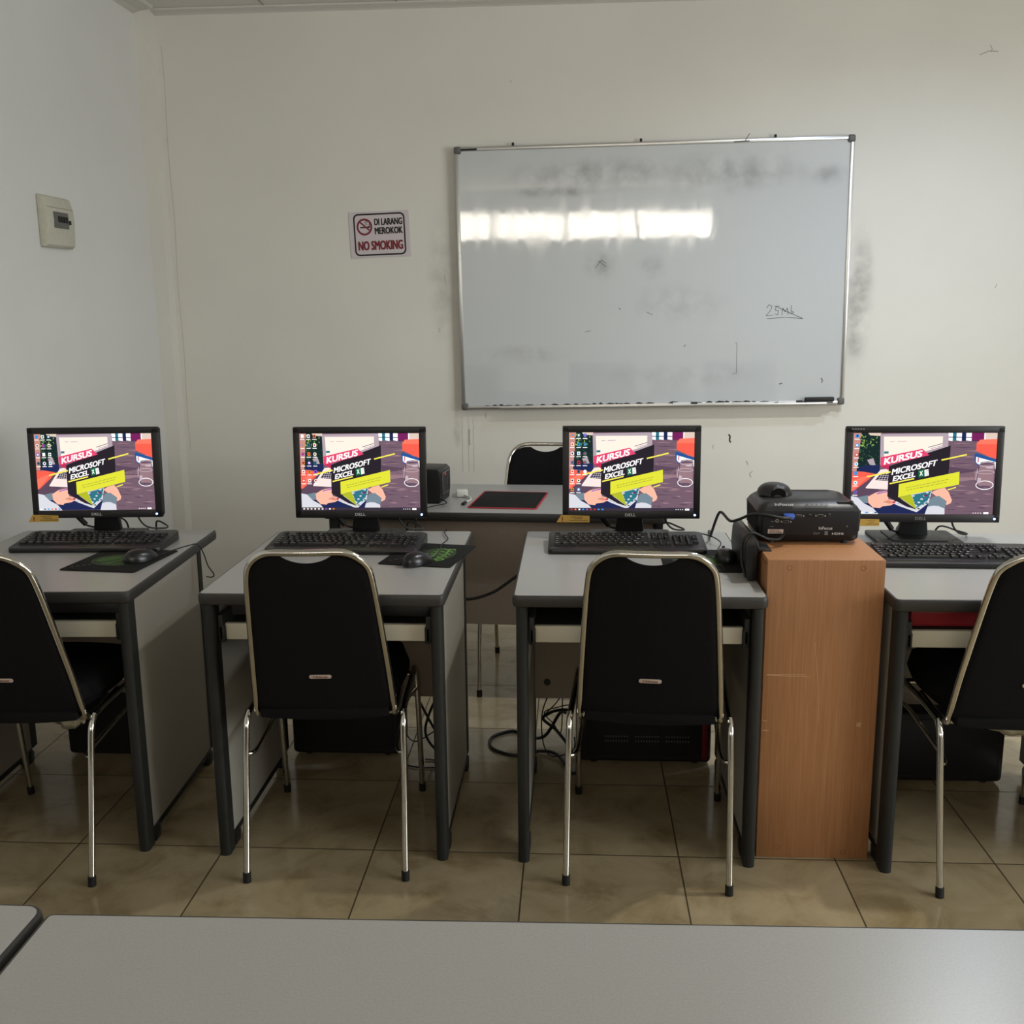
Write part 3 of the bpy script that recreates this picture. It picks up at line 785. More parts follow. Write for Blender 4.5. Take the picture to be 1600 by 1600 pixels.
a.stroke([(-0.02, 0.62), (-0.005, 0.50), (0.0, 0.40)], 0.0006, scr_m)
for i in range(3):
    a.stroke([(0.104+0.004*i, 0.398), (0.100+0.004*i, 0.386)], 0.0014, scr_m); a.stroke([(0.100, 0.397-0.004*i), (0.112, 0.393-0.004*i)], 0.0010, scr_m)
a.build('scratch', fp)

# black sheet folded over the cabinet's left side
cv = tag(empty('black_cover', (0.478, 2.70, ZT)), 'black folded cover tucked between the desk and the left side of the wooden cabinet', 'cover')
mb = MB()
mb.prism([(-0.012, 0.002), (0.010, 0.002), (0.013, 0.086), (0.0145, 0.0845), (0.016, 0.0865), (0.016, 0.089), (0.015, 0.096), (0.012, 0.112), (0.002, 0.120), (-0.008, 0.116), (-0.016, 0.100), (-0.019, 0.05)], 0.0, 0.27, black_sat, axis='y', bevel=0.003)
mb.prism([(0.012, 0.0842), (0.046, 0.0842), (0.050, 0.0860), (0.044, 0.0885), (0.012, 0.0945)], 0.0, 0.085, black_sat, axis='y', bevel=0.0012)
mb.build('folded_sheet', cv)
# ------------------------------------------------------------------ wallpaper shown on the four screens
def E_(n, r, g, b, s=1.0): return emis('screen_'+n, rgb(r, g, b), s)
SK = 1.12
e_white = E_('white', 252, 250, 250, SK); e_cream = E_('cream', 255, 236, 222, SK); e_black = E_('panel_black', 42, 36, 44, SK)
e_pink = E_('pink', 226, 72, 112, SK); e_pink2 = E_('dark_pink', 190, 50, 90, SK); e_yel = E_('yellow', 222, 222, 58, SK); e_yel2 = E_('olive', 176, 184, 40, SK)
e_line = E_('line_yellow', 244, 232, 90, SK); e_green = E_('sheet_green', 18, 110, 70, SK); e_coral = E_('coral', 244, 96, 78, SK); e_coral2 = E_('light_coral', 255, 120, 98, SK)
e_navy = E_('navy', 34, 42, 84, SK); e_teal = E_('teal', 40, 116, 132, SK); e_purp = E_('purple', 118, 36, 92, SK); e_blue = E_('book_blue', 40, 84, 150, SK)
e_skin = E_('skin', 250, 184, 160, SK); e_skin2 = E_('skin_shade', 214, 140, 120, SK); e_sleeve = E_('sleeve', 116, 134, 146, SK); e_sleeve2 = E_('pale_sleeve', 214, 214, 222, SK)
e_grey = E_('laptop_grey', 176, 160, 170, SK); e_lap = E_('laptop_white', 244, 226, 220, SK); e_key = E_('key_navy', 36, 40, 74, SK); e_leaf0 = E_('leaf_dark', 28, 44, 44, SK)
e_leaf1 = E_('leaf_mid', 58, 92, 62, SK); e_leaf2 = E_('leaf_light', 140, 176, 90, SK); e_wood = E_('wood_plum', 116, 92, 106, SK); e_wood2 = E_('wood_dark', 92, 72, 90, SK); e_wood3 = E_('wood_light', 150, 120, 128, SK)
e_glass = E_('glass_grey', 196, 178, 186, SK); e_glass2 = E_('glass_dark', 96, 76, 96, SK); e_bg = E_('backdrop_pink', 196, 140, 130, SK); e_beige = E_('backdrop_beige', 222, 200, 186, SK)
e_keyt = E_('key_teal', 60, 112, 126, SK); e_txt = E_('fine_print', 150, 150, 60, SK); e_fruit = E_('icon_orange', 236, 128, 60, SK); e_icon = E_('icon_blue', 60, 150, 220, SK); e_icon2 = E_('icon_violet', 130, 90, 190, SK); e_red = E_('icon_red', 206, 40, 48, SK)
e_bar = E_('taskbar', 58, 50, 62, SK); e_led = emis('power_led_blue', (0.25, 0.4, 1, 1), 6.0)

def wallpaper(fn):
    a = Art(fn); P = a.poly; rnd = random.Random(2)
    P([(85, 98), (1495, 98), (1495, 948), (85, 948)], e_wood)
    for i in range(70):                                           # grain of the photographed table
        x = rnd.uniform(1000, 1480); y = rnd.uniform(190, 930); l = rnd.uniform(40, 260); h = rnd.uniform(2, 9)
        x2 = min(x+l, 1492)
        P([(x, y), ((x+x2)/2, y-h), (x2, y+h*0.5), ((x+x2)/2, y+h)], rnd.choice([e_wood2, e_wood2, e_wood3]), same=i > 0)
    P([(1020, 540), (1495, 470), (1495, 560), (1020, 620)], e_wood3); P([(1040, 450), (1290, 480), (1300, 560), (1060, 560)], e_wood2, True)
    P([(85, 98), (360, 98), (360, 480), (85, 500)], e_leaf0)
    P([(85, 98), (165, 98), (130, 500), (85, 500)], e_bg)
    P([(230, 98), (360, 98), (352, 130), (250, 122)], e_beige)
    for i in range(110):
        x = rnd.uniform(150, 345); y = rnd.uniform(120, 470); r_ = rnd.uniform(7, 20); an = rnd.uniform(0, pi)
        mt_ = e_leaf2 if (y < 240 and rnd.random() < 0.7) else rnd.choice([e_leaf1, e_leaf1, e_leaf0, e_leaf0])
        c, s = cos(an), sin(an)
        P([(x+c*r_, y+s*r_), (x-s*r_*0.4, y+c*r_*0.4), (x-c*r_, y-s*r_), (x+s*r_*0.4, y-c*r_*0.4)], mt_, same=i > 0)
    P([(230, 380), (290, 360), (320, 440), (260, 430)], e_grey)
    P([(130, 490), (180, 440), (360, 430), (360, 520), (230, 510)], e_navy)
    P([(85, 520), (210, 505), (340, 520), (360, 700), (85, 900)], e_wood2)
    P([(85, 505), (200, 503), (310, 525), (250, 590), (110, 705), (85, 712)], e_coral)
    P([(85, 600), (180, 560), (260, 545), (110, 690), (85, 712)], e_coral2)
    P([(1015, 98), (1495, 98), (1495, 185), (1015, 178)], e_navy)
    for x0, x1, m_ in ((1015, 1062, e_white), (1062, 1098, e_teal), (1098, 1150, e_white), (1150, 1192, e_navy), (1192, 1246, e_white), (1246, 1368, e_purp), (1368, 1380, e_white), (1380, 1495, e_beige)):
        P([(x0, 98), (x1, 98), (x1, 182), (x0, 176)], m_, same=x0 > 1015)
    P([(1015, 138), (1246, 140), (1246, 148), (1015, 146)], e_navy)
    # lid of the back laptop
    P([(352, 130), (362, 108), (1000, 99), (1022, 120), (1022, 250), (800, 320), (360, 430)], e_grey)
    P([(386, 136), (966, 134), (966, 236), (800, 290), (396, 345)], e_cream)
    P([(396, 290), (440, 290), (440, 312), (396, 314)], e_teal); a.line((450, 187), (495, 186), 8, e_glass); a.line((520, 186), (610, 184), 8, e_glass)
    a.line((825, 248), (965, 208), 6, e_navy); a.line((850, 262), (965, 228), 4, e_blue)
    # keyboard half of it
    P([(370, 480), (455, 470), (455, 690), (232, 678), (228, 668)], e_lap)
    P([(372, 520), (452, 525), (452, 600), (318, 590)], e_key)
    for k in range(3): a.line((330+16*k, 582-22*k), (452, 590-22*k), 3, e_lap)
    for k in range(4): a.line((352+28*k, 594), (385+22*k, 522), 3, e_lap)
    # table, hands and the front laptop
    P([(215, 835), (560, 800), (860, 830), (900, 945), (215, 945)], e_navy)
    P([(500, 830), (700, 735), (885, 700), (860, 830), (745, 928), (560, 860)], e_sleeve2)
    P([(690, 745), (880, 705), (850, 800), (745, 885), (720, 820)], e_teal)
    for r_ in range(5):
        for c_ in range(5):
            x = 705+c_*34+r_*8; y = 755+r_*26-c_*9
            if x < 862 and y > 715: a.ell(x, y, 15, 9, e_keyt if (r_+c_) % 4 else e_sleeve2, 8, same=(r_+c_) > 0)
    for k in range(7): a.ell(560+34*k, 838+11*k*0.8, 13, 7, e_leaf0 if k > 2 else e_glass, 8, same=k > 0)
    a.ell(828, 752, 22, 9, e_purp)
    P([(150, 772), (258, 750), (268, 832), (190, 832)], e_sleeve)
    P([(255, 765), (330, 722), (450, 700), (458, 790), (520, 806), (530, 832), (480, 858), (400, 868), (380, 886), (310, 880), (262, 832)], e_skin)
    P([(400, 820), (460, 800), (530, 830), (470, 838)], e_skin2); a.ell(516, 822, 16, 9, e_pink2)
    P([(85, 760), (150, 772), (215, 835), (310, 885), (365, 948), (85, 948)], e_sleeve2)
    a.line((340, 735), (460, 706), 9, E_('pen', 110, 70, 200, SK))
    P([(878, 718), (930, 690), (1010, 668), (1052, 715), (1088, 800), (1078, 830), (1040, 850), (960, 780)], e_skin)
    P([(868, 800), (900, 762), (960, 755), (1038, 810), (1020, 890), (850, 872)], e_sleeve)
    P([(850, 870), (905, 858), (960, 862), (1020, 888), (1022, 948), (826, 948)], e_sleeve2)
    # books and glass on the right
    P([(1282, 320), (1300, 308), (1495, 372), (1495, 412), (1330, 440), (1290, 405)], e_blue)
    P([(1300, 345), (1495, 400), (1495, 470), (1320, 420), (1300, 400)], e_white)
    P([(1318, 352), (1328, 355), (1326, 405), (1316, 402)], e_pink2)
    P([(1295, 205), (1330, 168), (1495, 160), (1495, 368), (1400, 332), (1298, 285)], e_coral)
    P([(1330, 168), (1495, 160), (1495, 215), (1300, 215)], e_coral2)
    P([(1330, 440), (1350, 400), (1420, 392), (1480, 400), (1490, 470), (1492, 600), (1470, 680), (1400, 692), (1330, 670), (1302, 600), (1315, 500)], e_glass2)
    P([(1345, 430), (1480, 425), (1484, 520), (1484, 650), (1400, 672), (1335, 640), (1318, 590), (1330, 500)], e_wood3)
    a.ringe(1412, 425, 78, 26, 7, e_glass); a.ringe(1402, 505, 86, 20, 6, e_glass); a.ringe(1398, 640, 88, 48, 8, e_white)
    P([(1330, 560), (1362, 570), (1352, 620), (1322, 610)], e_glass); a.line((1320, 470), (1308, 590), 7, e_glass); a.ell(1395, 655, 60, 10, e_glass2)
    a.ell(1440, 455, 40, 12, e_glass)
    # the course banner
    P([(448, 445), (840, 300), (1046, 228), (1040, 560), (556, 700), (556, 772), (446, 762)], e_black)
    P([(446, 762), (560, 770), (744, 900), (640, 868)], e_black)
    P([(362, 352), (770, 262), (840, 328), (455, 428), (366, 442)], e_pink)
    P([(366, 442), (452, 428), (446, 486)], e_pink2)
    P([(555, 632), (1146, 500), (1148, 634), (555, 770)], e_yel)
    P([(566, 770), (684, 744), (744, 898)], e_yel2)
    a.line((234, 556), (466, 503), 15, e_line); a.line((462, 628), (704, 574), 14, e_line); a.line((962, 380), (1208, 322), 15, e_line); a.line((1040, 690), (1120, 664), 12, e_line)
    a.text('KURSUS', (400, 428), (366, -86), (6, -66), e_white, 0.035)
    a.text('MICROSOFT', (480, 535), (434, -100), (8, -60), e_white, 0.03)
    a.text('EXCEL', (494, 604), (216, -50), (7, -54), e_white, 0.035)
    P([(740, 488), (800, 474), (806, 552), (746, 566)], e_green); P([(800, 482), (838, 474), (846, 540), (806, 550)], e_white)
    a.text('X', (756, 545), (30, -7), (-2, -46), e_white, 0.02)
    for k in range(4): a.line((810, 495+14*k), (838, 489+14*k), 3, e_green)
    rn = random.Random(4)
    for r_ in range(2):
        x = 625+8*r_
        while x < 1050-40*r_:
            l = rn.uniform(18, 46); y = 672+26*r_-(x-625)*0.222
            a.line((x, y), (x+l, y-l*0.222), 6, e_txt, same=True); x += l+9
    return a
def icons(fn, cols, rows, seed, bar):
    a = Art(lambda u, v, k: fn(u, v, k+150)); rn = random.Random(seed)
    pal = [e_white, e_icon, e_fruit, e_icon2, e_red, e_white, e_keyt, e_cream]
    pal2 = [e_white, e_green, e_icon, e_navy, e_red]
    for c in range(cols):
        for r in range(rows[c]):
            x = 122+c*72; y = 128+r*98
            if rn.random() < 0.5: a.ell(x, y, 20, 20, rn.choice(pal), 12)
            else: a.poly([(x-17, y-20), (x+17, y-20), (x+17, y+18), (x-17, y+18)], rn.choice(pal))
            a.poly([(x-9, y-10), (x+9, y-10), (x+9, y+8), (x-9, y+8)], rn.choice(pal2))
            a.line((x-26, y+34), (x+24, y+34), 8, e_white)
    if bar:
        a.poly([(85, 916), (1495, 916), (1495, 948), (85, 948)], e_bar)
    for k in range(9 if bar else 6): a.ell(115+44*k, 932, 13, 9, rn.choice(pal), 8)
    for k in range(4): a.ell(1300+24*k, 932, 6, 6, e_white, 6)
    a.poly([(1400, 922), (1450, 922), (1450, 942), (1400, 942)], e_white)
    return a

# ------------------------------------------------------------------ monitors
def monitor(loc, rz, w, h, label, seed, cols, rows, bar, note=None, tilt=3.0, corner=False, cable=True, base=(-0.006, 0.10)):
    """loc = point on the desk below the middle of the screen's front"""
    t = tag(empty('computer_monitor', loc, rz), label, 'monitor', 'flat screen monitors in the row')
    zc = 0.0675+h/2; bz = 0.0205; bzb = 0.025
    T = Matrix.Translation((0, 0, zc)) @ Matrix.Rotation(radians(-tilt), 4, 'X') @ Matrix.Translation((0, 0, -zc))
    def put(mb, name, par):
        mb.v = [tuple(T @ Vector(p)) for p in mb.v]; return mb.build(name, par)
    aw, ah = w-2*bz, h-bz-bzb; cz = zc+(bzb-bz)/2
    # bezel: four bars round the opening, shell behind
    mb = MB()
    mb.box((0, 0.010, zc+h/2-bz/2), (w, 0.022, bz), bezel_m, 0.0025); mb.box((0, 0.010, zc-h/2+bzb/2), (w, 0.022, bzb), bezel_m, 0.0025)
    mb.box((-w/2+bz/2, 0.010, zc), (bz, 0.022, h-0.004), bezel_m, 0.0025); mb.box((w/2-bz/2, 0.010, zc), (bz, 0.022, h-0.004), bezel_m, 0.0025)
    bezel = put(mb, 'bezel', t)
    mb = MB(); mb.box((0, 0.032, zc), (w-0.006, 0.026, h-0.006), black_pl, 0.006); mb.box((0, 0.052, zc), (w*0.62, 0.03, h*0.62), black_pl, 0.014); put(mb, 'rear_shell', t)
    mb = MB(); mb.box((0, 0.0105, cz), (aw+0.004, 0.012, ah+0.004), black_gloss); scr = put(mb, 'screen', t)
    fn = lambda u, v, k: tuple(T @ Vector(((u-790)/1410*aw, 0.0043-0.000022*k, cz+(523-v)/850*ah)))
    wallpaper(fn).build('wallpaper', scr)
    icons(fn, cols, rows, seed, bar).build('desktop_icons', scr)
    fb = lambda u, v, k: tuple(T @ Vector((u, -0.0013-0.0001*k, v)))
    a = Art(fb); a.text('DELL', (-0.018, zc-h/2+0.008), (0.033, 0), (0, 0.0085), silver_txt if not corner else grey_txt, 0.02)
    if corner:
        for k in range(5): a.line((-w/2+0.014+0.008*k, zc+h/2-0.008), (-w/2+0.020+0.008*k, zc+h/2-0.008), 0.0035, grey_txt)
    a.build('maker_lettering', bezel)
    mb = MB(); mb.tube([(w/2-0.016, -0.0025, zc-h/2+0.012), (w/2-0.016, 0.001, zc-h/2+0.012)], 0.0035, e_led, 12, smooth_path=0); put(mb, 'power_light', bezel)
    mb = MB(); mb.prism([(-0.046, 0.008), (0.046, 0.008), (0.037, 0.09), (0.037, 0.19), (-0.037, 0.19), (-0.037, 0.09)], 0.058, 0.082, black_pl, axis='y', bevel=0.004); mb.build('stand_neck', t)
    mb = MB(); mb.prism(rr2(-0.13, base[0], 0.13, base[1], 0.012), 0.0, 0.010, black_pl, bevel=0.003)
    mb.prism(rr2(-0.085, base[0]+0.015, 0.085, base[1]-0.015, 0.008), 0.0095, 0.0135, black_pl, bevel=0.0015)
    mb.build('stand_base', t)
    if note:
        a = Art(lambda u, v, k: tuple(T @ Vector((u, -0.0022-0.00012*k+0.0, v))))
        x0 = -w/2+note[0]; z0 = zc-h/2-0.008; L_ = note[1]
        if L_ > 0.06:
            a.poly([(x0-0.008, z0-0.004), (x0+0.008, z0+0.020), (x0+L_, z0+0.017), (x0+L_, z0-0.004)], tag_yellow)
            a.line((x0+0.011, z0+0.002), (x0+0.011, z0+0.013), 0.0035, ink_red); a.ell(x0+0.011, z0-0.0005, 0.0017, 0.0017, ink_red, 8)
        else: a.poly([(x0, z0-0.004), (x0, z0+0.018), (x0+L_, z0+0.017), (x0+L_, z0-0.004)], tag_yellow)
        for k, (p, q) in enumerate([(0.4, 0.75), (0.5, 0.72), (0.35, 0.92)]):
            z = z0+0.013-0.0055*k; x = x0+L_*p
            while x < x0+L_*q: a.line((x, z), (x+0.005, z), 0.0022, ink_black, True); x += 0.0065
        o = a.build('property_tag', bezel); o['label'] = 'yellow paper tag'
        sm = o.modifiers.new('solid', 'SOLIDIFY'); sm.thickness = 0.0004; sm.offset = 0
    if cable:
        mb = MB(); P = [(-0.10, 0.045, 0.11), (-0.085, 0.05, 0.055), (-0.07, 0.055, 0.032), (-0.045, 0.08, 0.018), (-0.03, 0.13, 0.02), (0.0, 0.17, 0.03), (0.01, 0.21, 0.0), (0.01, 0.215, -0.06)]
        mb.tube(P, 0.0032, cord_m, 8, smooth_path=5)
        mb.tube([(-0.094, 0.047, 0.066), (-0.068, 0.056, 0.032)], 0.0085, cord_m, 12, smooth_path=0)
        mb.build('power_cable', t)
        mb = MB(); mb.tube([(0.10, 0.045, 0.11), (0.115, 0.05, 0.05), (0.14, 0.06, 0.02), (0.18, 0.10, 0.008), (0.17, 0.15, 0.006), (0.12, 0.19, 0.012), (0.11, 0.22, -0.06)], 0.003, cord_m, 8, smooth_path=5); mb.build('signal_cable', t)
    return t
m1 = monitor((-1.563, 3.205, ZT), radians(3), 0.424, 0.296, 'dark monitor on the leftmost desk, three columns of desktop icons, translucent taskbar, yellow tag', 1, 3, [4, 4, 4], False, note=(-0.008, 0.092))
m2 = monitor((-0.690, 3.21, ZT), 0, 0.428, 0.294, 'dark monitor on the second desk from the left, dark taskbar and no yellow tag', 2, 3, [6, 6, 6], True)
m3 = monitor((0.178, 3.21, ZT), 0, 0.434, 0.295, 'dark monitor on the desk left of the cabinet, with yellow tag and dark taskbar', 3, 3, [7, 7, 5], True, note=(-0.012, 0.098))
m4 = monitor((1.066, 3.165, ZT), radians(-1), 0.468, 0.296, 'dark monitor with wider screen behind the projector, single column of desktop icons', 4, 1, [7], False, note=(0.05, 0.058), corner=True, base=(-0.035, 0.145))

# ------------------------------------------------------------------ keyboards
key_leg = mat('key_legend_print', rgb(170, 170, 170), 0.6)
key_m = mat('black_keycap', rgb(19, 19, 20), 0.45, spec=0.4)
UNIT = 0.0196
_keymesh = {}
def keymesh(wu):
    if wu in _keymesh: return _keymesh[wu]
    w_, d_ = wu*UNIT-0.0018, UNIT-0.0022
    mb = MB(); z1 = 0.0075; i_ = 0.0026
    V = [(-w_/2, -d_/2, 0), (w_/2, -d_/2, 0), (w_/2, d_/2, 0), (-w_/2, d_/2, 0), (-w_/2+i_, -d_/2+i_*0.7, z1), (w_/2-i_, -d_/2+i_*0.7, z1), (w_/2-i_, d_/2-i_*1.2, z1), (-w_/2+i_, d_/2-i_*1.2, z1)]
    mb.add(V, [[0, 1, 5, 4], [1, 2, 6, 5], [2, 3, 7, 6], [3, 0, 4, 7], [4, 5, 6, 7]], key_m)
    if wu < 3:
        x0 = -w_/2+0.0045; l = 0.0032 if wu < 1.2 else 0.008
        mb.add([(x0, 0.0005, z1+.0002), (x0+l, 0.0005, z1+.0002), (x0+l, 0.0032, z1+.0002), (x0, 0.0032, z1+.0002)], [[0, 1, 2, 3]], key_leg)
    me = mb.build('key'); _keymesh[wu] = me.data; bpy.data.objects.remove(me)
    return _keymesh[wu]
def keyboard(loc, rz, label, curved=True):
    t = tag(empty('keyboard', loc, rz), label, 'keyboard', 'black keyboards in front of the monitors')
    w, d = 0.478, 0.190
    mb = MB(); bm = bmesh.new()
    out = rr2(-w/2, -d/2, w/2, d/2, 0.016, n=5)
    def zt(y): return 0.014+0.016*((y+d/2)/d)
    lo = [bm.verts.new((x, y, 0.002)) for x, y in out]; hi = [bm.verts.new((x, y, zt(y))) for x, y in out]
    n = len(out); bm.faces.new(lo[::-1]); bm.faces.new(hi)
    for i in range(n): bm.faces.new([lo[i], lo[(i+1) % n], hi[(i+1) % n], hi[i]])
    bmesh.ops.bevel(bm, geom=[e for e in bm.edges if all(v.co.z > 0.005 for v in e.verts)], offset=0.003, segments=2, profile=0.5, affect='EDGES')
    mb.bm(bm, black_sat, True)
    body = mb.build('keyboard_body', t)
    mb = MB(); mb.prism(rr2(-w/2+0.006, -d/2-0.002, w/2-0.006, -d/2+0.034, 0.010), 0.002, 0.0165, black_sat, bevel=0.004); mb.build('wrist_edge', t)
    def key(x, y, wu):
        o = bpy.data.objects.new('key', keymesh(wu)); COL.objects.link(o); o.parent = t
        o.location = (x, y, zt(y)-0.001); o.rotation_euler = (math.atan(0.016/d), 0, 0)
    gx = -w/2+0.017; y0 = -d/2+0.052
    rows = [  # (row, [(start, widths...)])
        (0, [(0, [1.25, 1.25, 1.25, 6.25, 1.25, 1.25, 1.25, 1.25]), (15.3, [1, 1, 1]), (18.6, [2, 1])]),
        (1, [(0, [2.25]+[1]*10+[2.75]), (16.3, [1]), (18.6, [1, 1, 1, 1])]),
        (2, [(0, [1.75]+[1]*11+[2.25]), (18.6, [1, 1, 1])]),
        (3, [(0, [1.5]+[1]*12+[1.5]), (15.3, [1, 1, 1]), (18.6, [1, 1, 1, 1])]),
        (4, [(0, [1]*13+[2]), (15.3, [1, 1, 1]), (18.6, [1, 1, 1, 1])]),
        (5.25, [(0, [1]), (2, [1]*4), (6.5, [1]*4), (11, [1]*4), (15.3, [1, 1, 1])])]
    for r, groups in rows:
        for st, ws in groups:
            x = st
            for wu in ws:
                key(gx+(x+wu/2)*UNIT, y0+r*UNIT, wu); x += wu
    return t
k1 = keyboard((-1.522, 3.085, ZT), radians(2.5), 'black keyboard on the leftmost desk')
k2 = keyboard((-0.708, 3.075, ZT), radians(-1.2), 'black keyboard on the second desk from the left')
k3 = keyboard((0.158, 3.092, ZT), radians(0.0), 'black keyboard on the desk left of the wooden cabinet')
k4 = keyboard((1.095, 2.945, ZT), radians(-1.5), 'black keyboard right of the wooden cabinet, running out of the picture')

# ------------------------------------------------------------------ mouse pads
def pad_print(fn, seed):
    pass
green_glow = mat('green_print', rgb(58, 92, 34), 0.8); green_line = mat('bright_green_print', rgb(110, 160, 72), 0.8); pad_grey = mat('faint_grey_print', rgb(58, 58, 56), 0.8)
green_dim = mat('dim_green_print', rgb(40, 58, 28), 0.8)
def mouse_pad(loc, rz, w, d, label, style):
    t = tag(empty('mouse_pad', loc, rz), label, 'mouse pad')
    if style != 'red': t['group'] = 'black mouse pads with green print'
    if style == 'red':
        mb = MB(); mb.prism(rr2(-w/2+0.005, -d/2+0.005, w/2-0.005, d/2-0.005, 0.008), 0.0, 0.0034, pad_m, bevel=0.0005); mb.build('pad', t)
        mb = MB(); mb.ring(rrect(-w/2+0.0045, -d/2+0.0045, w/2-0.0045, d/2-0.0045, 0.010), [(-0.002, 0.0036), (0.001, 0.0046), (0.004, 0.004), (0.005, 0.002), (0.004, 0.0003)], mat('red_stitched_edge', rgb(176, 36, 52), 0.6)); mb.build('stitched_edge', t)
        return t
    mb = MB(); mb.prism(rr2(-w/2, -d/2, w/2, d/2, 0.008), 0.0, 0.003, pad_m, bevel=0.0005); p = mb.build('pad', t)
    a = Art(lambda u, v, k: (u*w, v*d, 0.0032+0.00004*k))
    if style == 'swirl':
        a.ell(0.0, -0.02, 0.36, 0.26, green_dim, 28); a.ell(-0.02, -0.03, 0.27, 0.18, green_glow, 28)
        a.stroke([(-0.25, -0.16), (-0.12, -0.12), (-0.04, 0.0), (0.02, 0.11), (0.14, 0.13), (0.2, 0.1)], 0.028, pad_m)
        a.stroke([(0.13, 0.12), (0.06, 0.02), (0.06, -0.09), (0.16, -0.14), (0.28, -0.1)], 0.022, pad_m)
        a.stroke([(0.0, -0.2), (0.02, -0.1), (0.08, -0.05)], 0.02, pad_m)
        for k in range(6): a.line((-0.42+0.05*k, -0.40+0.045*k), (-0.39+0.05*k, -0.37+0.045*k), 0.03, pad_grey)
    else:
        a.ell(0.12, 0.02, 0.25, 0.28, green_dim, 24)
        for k in range(5):
            y = 0.24-0.11*k
            a.stroke([(0.02, y), (0.12, y+0.03), (0.2, y-0.02), (0.26, y+0.04), (0.3, y-0.01)], 0.02, green_line)
        a.stroke([(0.05, 0.25), (0.1, 0.0), (0.06, -0.2)], 0.02, green_line); a.stroke([(0.2, 0.27), (0.24, 0.02), (0.18, -0.22)], 0.02, green_line)
        a.stroke([(0.18, -0.22), (0.24, -0.28), (0.3, -0.2), (0.24, -0.15)], 0.02, green_line)
        for k in range(5): a.line((-0.40+0.05*k, -0.36+0.05*k), (-0.36+0.05*k, -0.34+0.05*k), 0.03, pad_grey)
    a.build('pad_print', p)
    return t
mouse_pad((-1.357, 2.897, ZT), radians(-6), 0.235, 0.265, 'black mouse pad with green glow print on the leftmost desk', 'swirl')
mouse_pad((-0.441, 2.982, ZT), radians(-10.5), 0.222, 0.275, 'black mouse pad with bright green lettering, its corner overhanging the second desk', 'letter')
mouse_pad((0.362, 2.925, ZT), radians(-1), 0.215, 0.262, 'black mouse pad by the wooden cabinet, mostly hidden behind the chair', 'swirl')
mouse_pad((-0.252, 3.862, ZT), radians(-6), 0.262, 0.338, 'black mouse pad with red stitched border on the teacher table', 'red')

# ------------------------------------------------------------------ mice
def mouse(loc, rz, label, cable_pts):
    t = tag(empty('computer_mouse', loc, rz), label, 'mouse', 'black computer mice')
    mb = MB(); NU, NV = 20, 10; V = []; F = []
    L_, W_, H_ = 0.054, 0.0295, 0.035
    for j in range(NV+1):
        f = j/NV; rr_ = cos(f*pi/2)**0.75 if f < 1 else 0
        for i in range(NU):
            a_ = 2*pi*i/NU
            y = L_*sin(a_)*rr_ - 0.008*f; x = W_*cos(a_)*rr_*(1-0.10*sin(a_))
            V.append((x, y, 0.002+H_*sin(f*pi/2)*(1-0.10*sin(a_)*rr_)))
    for j in range(NV):
        for i in range(NU):
            i2 = (i+1) % NU
            F.append([j*NU+i, j*NU+i2, (j+1)*NU+i2, (j+1)*NU+i])
    F.append(list(range(NU))[::-1])
    mb.add(V, F, mat_mouse, True); sh = mb.build('mouse_shell', t)
    mb = MB(); mb.tube([(-0.003, 0.026, 0.0290), (0.003, 0.026, 0.0290)], 0.0080, rubber, 16, smooth_path=0); mb.build('scroll_wheel', t)
    if cable_pts:
        inv = Matrix.Translation(Vector(loc)) @ Matrix.Rotation(rz, 4, 'Z'); inv.invert()
        P = [Vector((0, 0.046, 0.010)), Vector((0, 0.062, 0.006))] + [inv @ Vector(p) for p in cable_pts]
        mb = MB(); mb.tube(P, 0.0019, cord_m, 8, smooth_path=6); mb.build('mouse_cable', t)
    a = Art(lambda u, v, k: (u, v, 0.020)); 
    return t
mat_mouse = mat('smooth_black_mouse_plastic', rgb(22, 22, 23), 0.28, spec=0.5)
z = ZT+0.003
mouse((-1.288, 2.885, z), radians(-38), 'black mouse on the mouse pad of the leftmost desk',
      [(-1.235, 3.01, z+0.004), (-1.215, 3.06, z+0.004), (-1.193, 3.09, z+0.002), (-1.180, 3.10, z-0.03), (-1.168, 3.10, z-0.07), (-1.151, 3.10, z-0.098), (-1.158, 3.10, z-0.108), (-1.176, 3.10, z-0.106)])
mouse((-0.456, 2.865, z), radians(-40), 'black mouse lying across the mouse pad of the second desk',
      [(-0.408, 2.94, z+0.010), (-0.408, 3.00, z+0.012), (-0.412, 3.08, z+0.008), (-0.405, 3.17, z+0.004), (-0.425, 3.25, z+0.004), (-0.430, 3.31, z+0.004), (-0.430, 3.345, z-0.02), (-0.43, 3.35, z-0.10)])
mouse((0.437, 2.925, z), radians(4), 'black mouse beside the wooden cabinet, pointing at the wall',
      [(0.432, 3.04, z+0.004), (0.448, 3.10, z+0.012), (0.42, 3.16, z+0.020), (0.36, 3.20, z+0.02), (0.31, 3.17, z+0.004), (0.27, 3.22, z+0.002), (0.20, 3.30, z+0.002)])

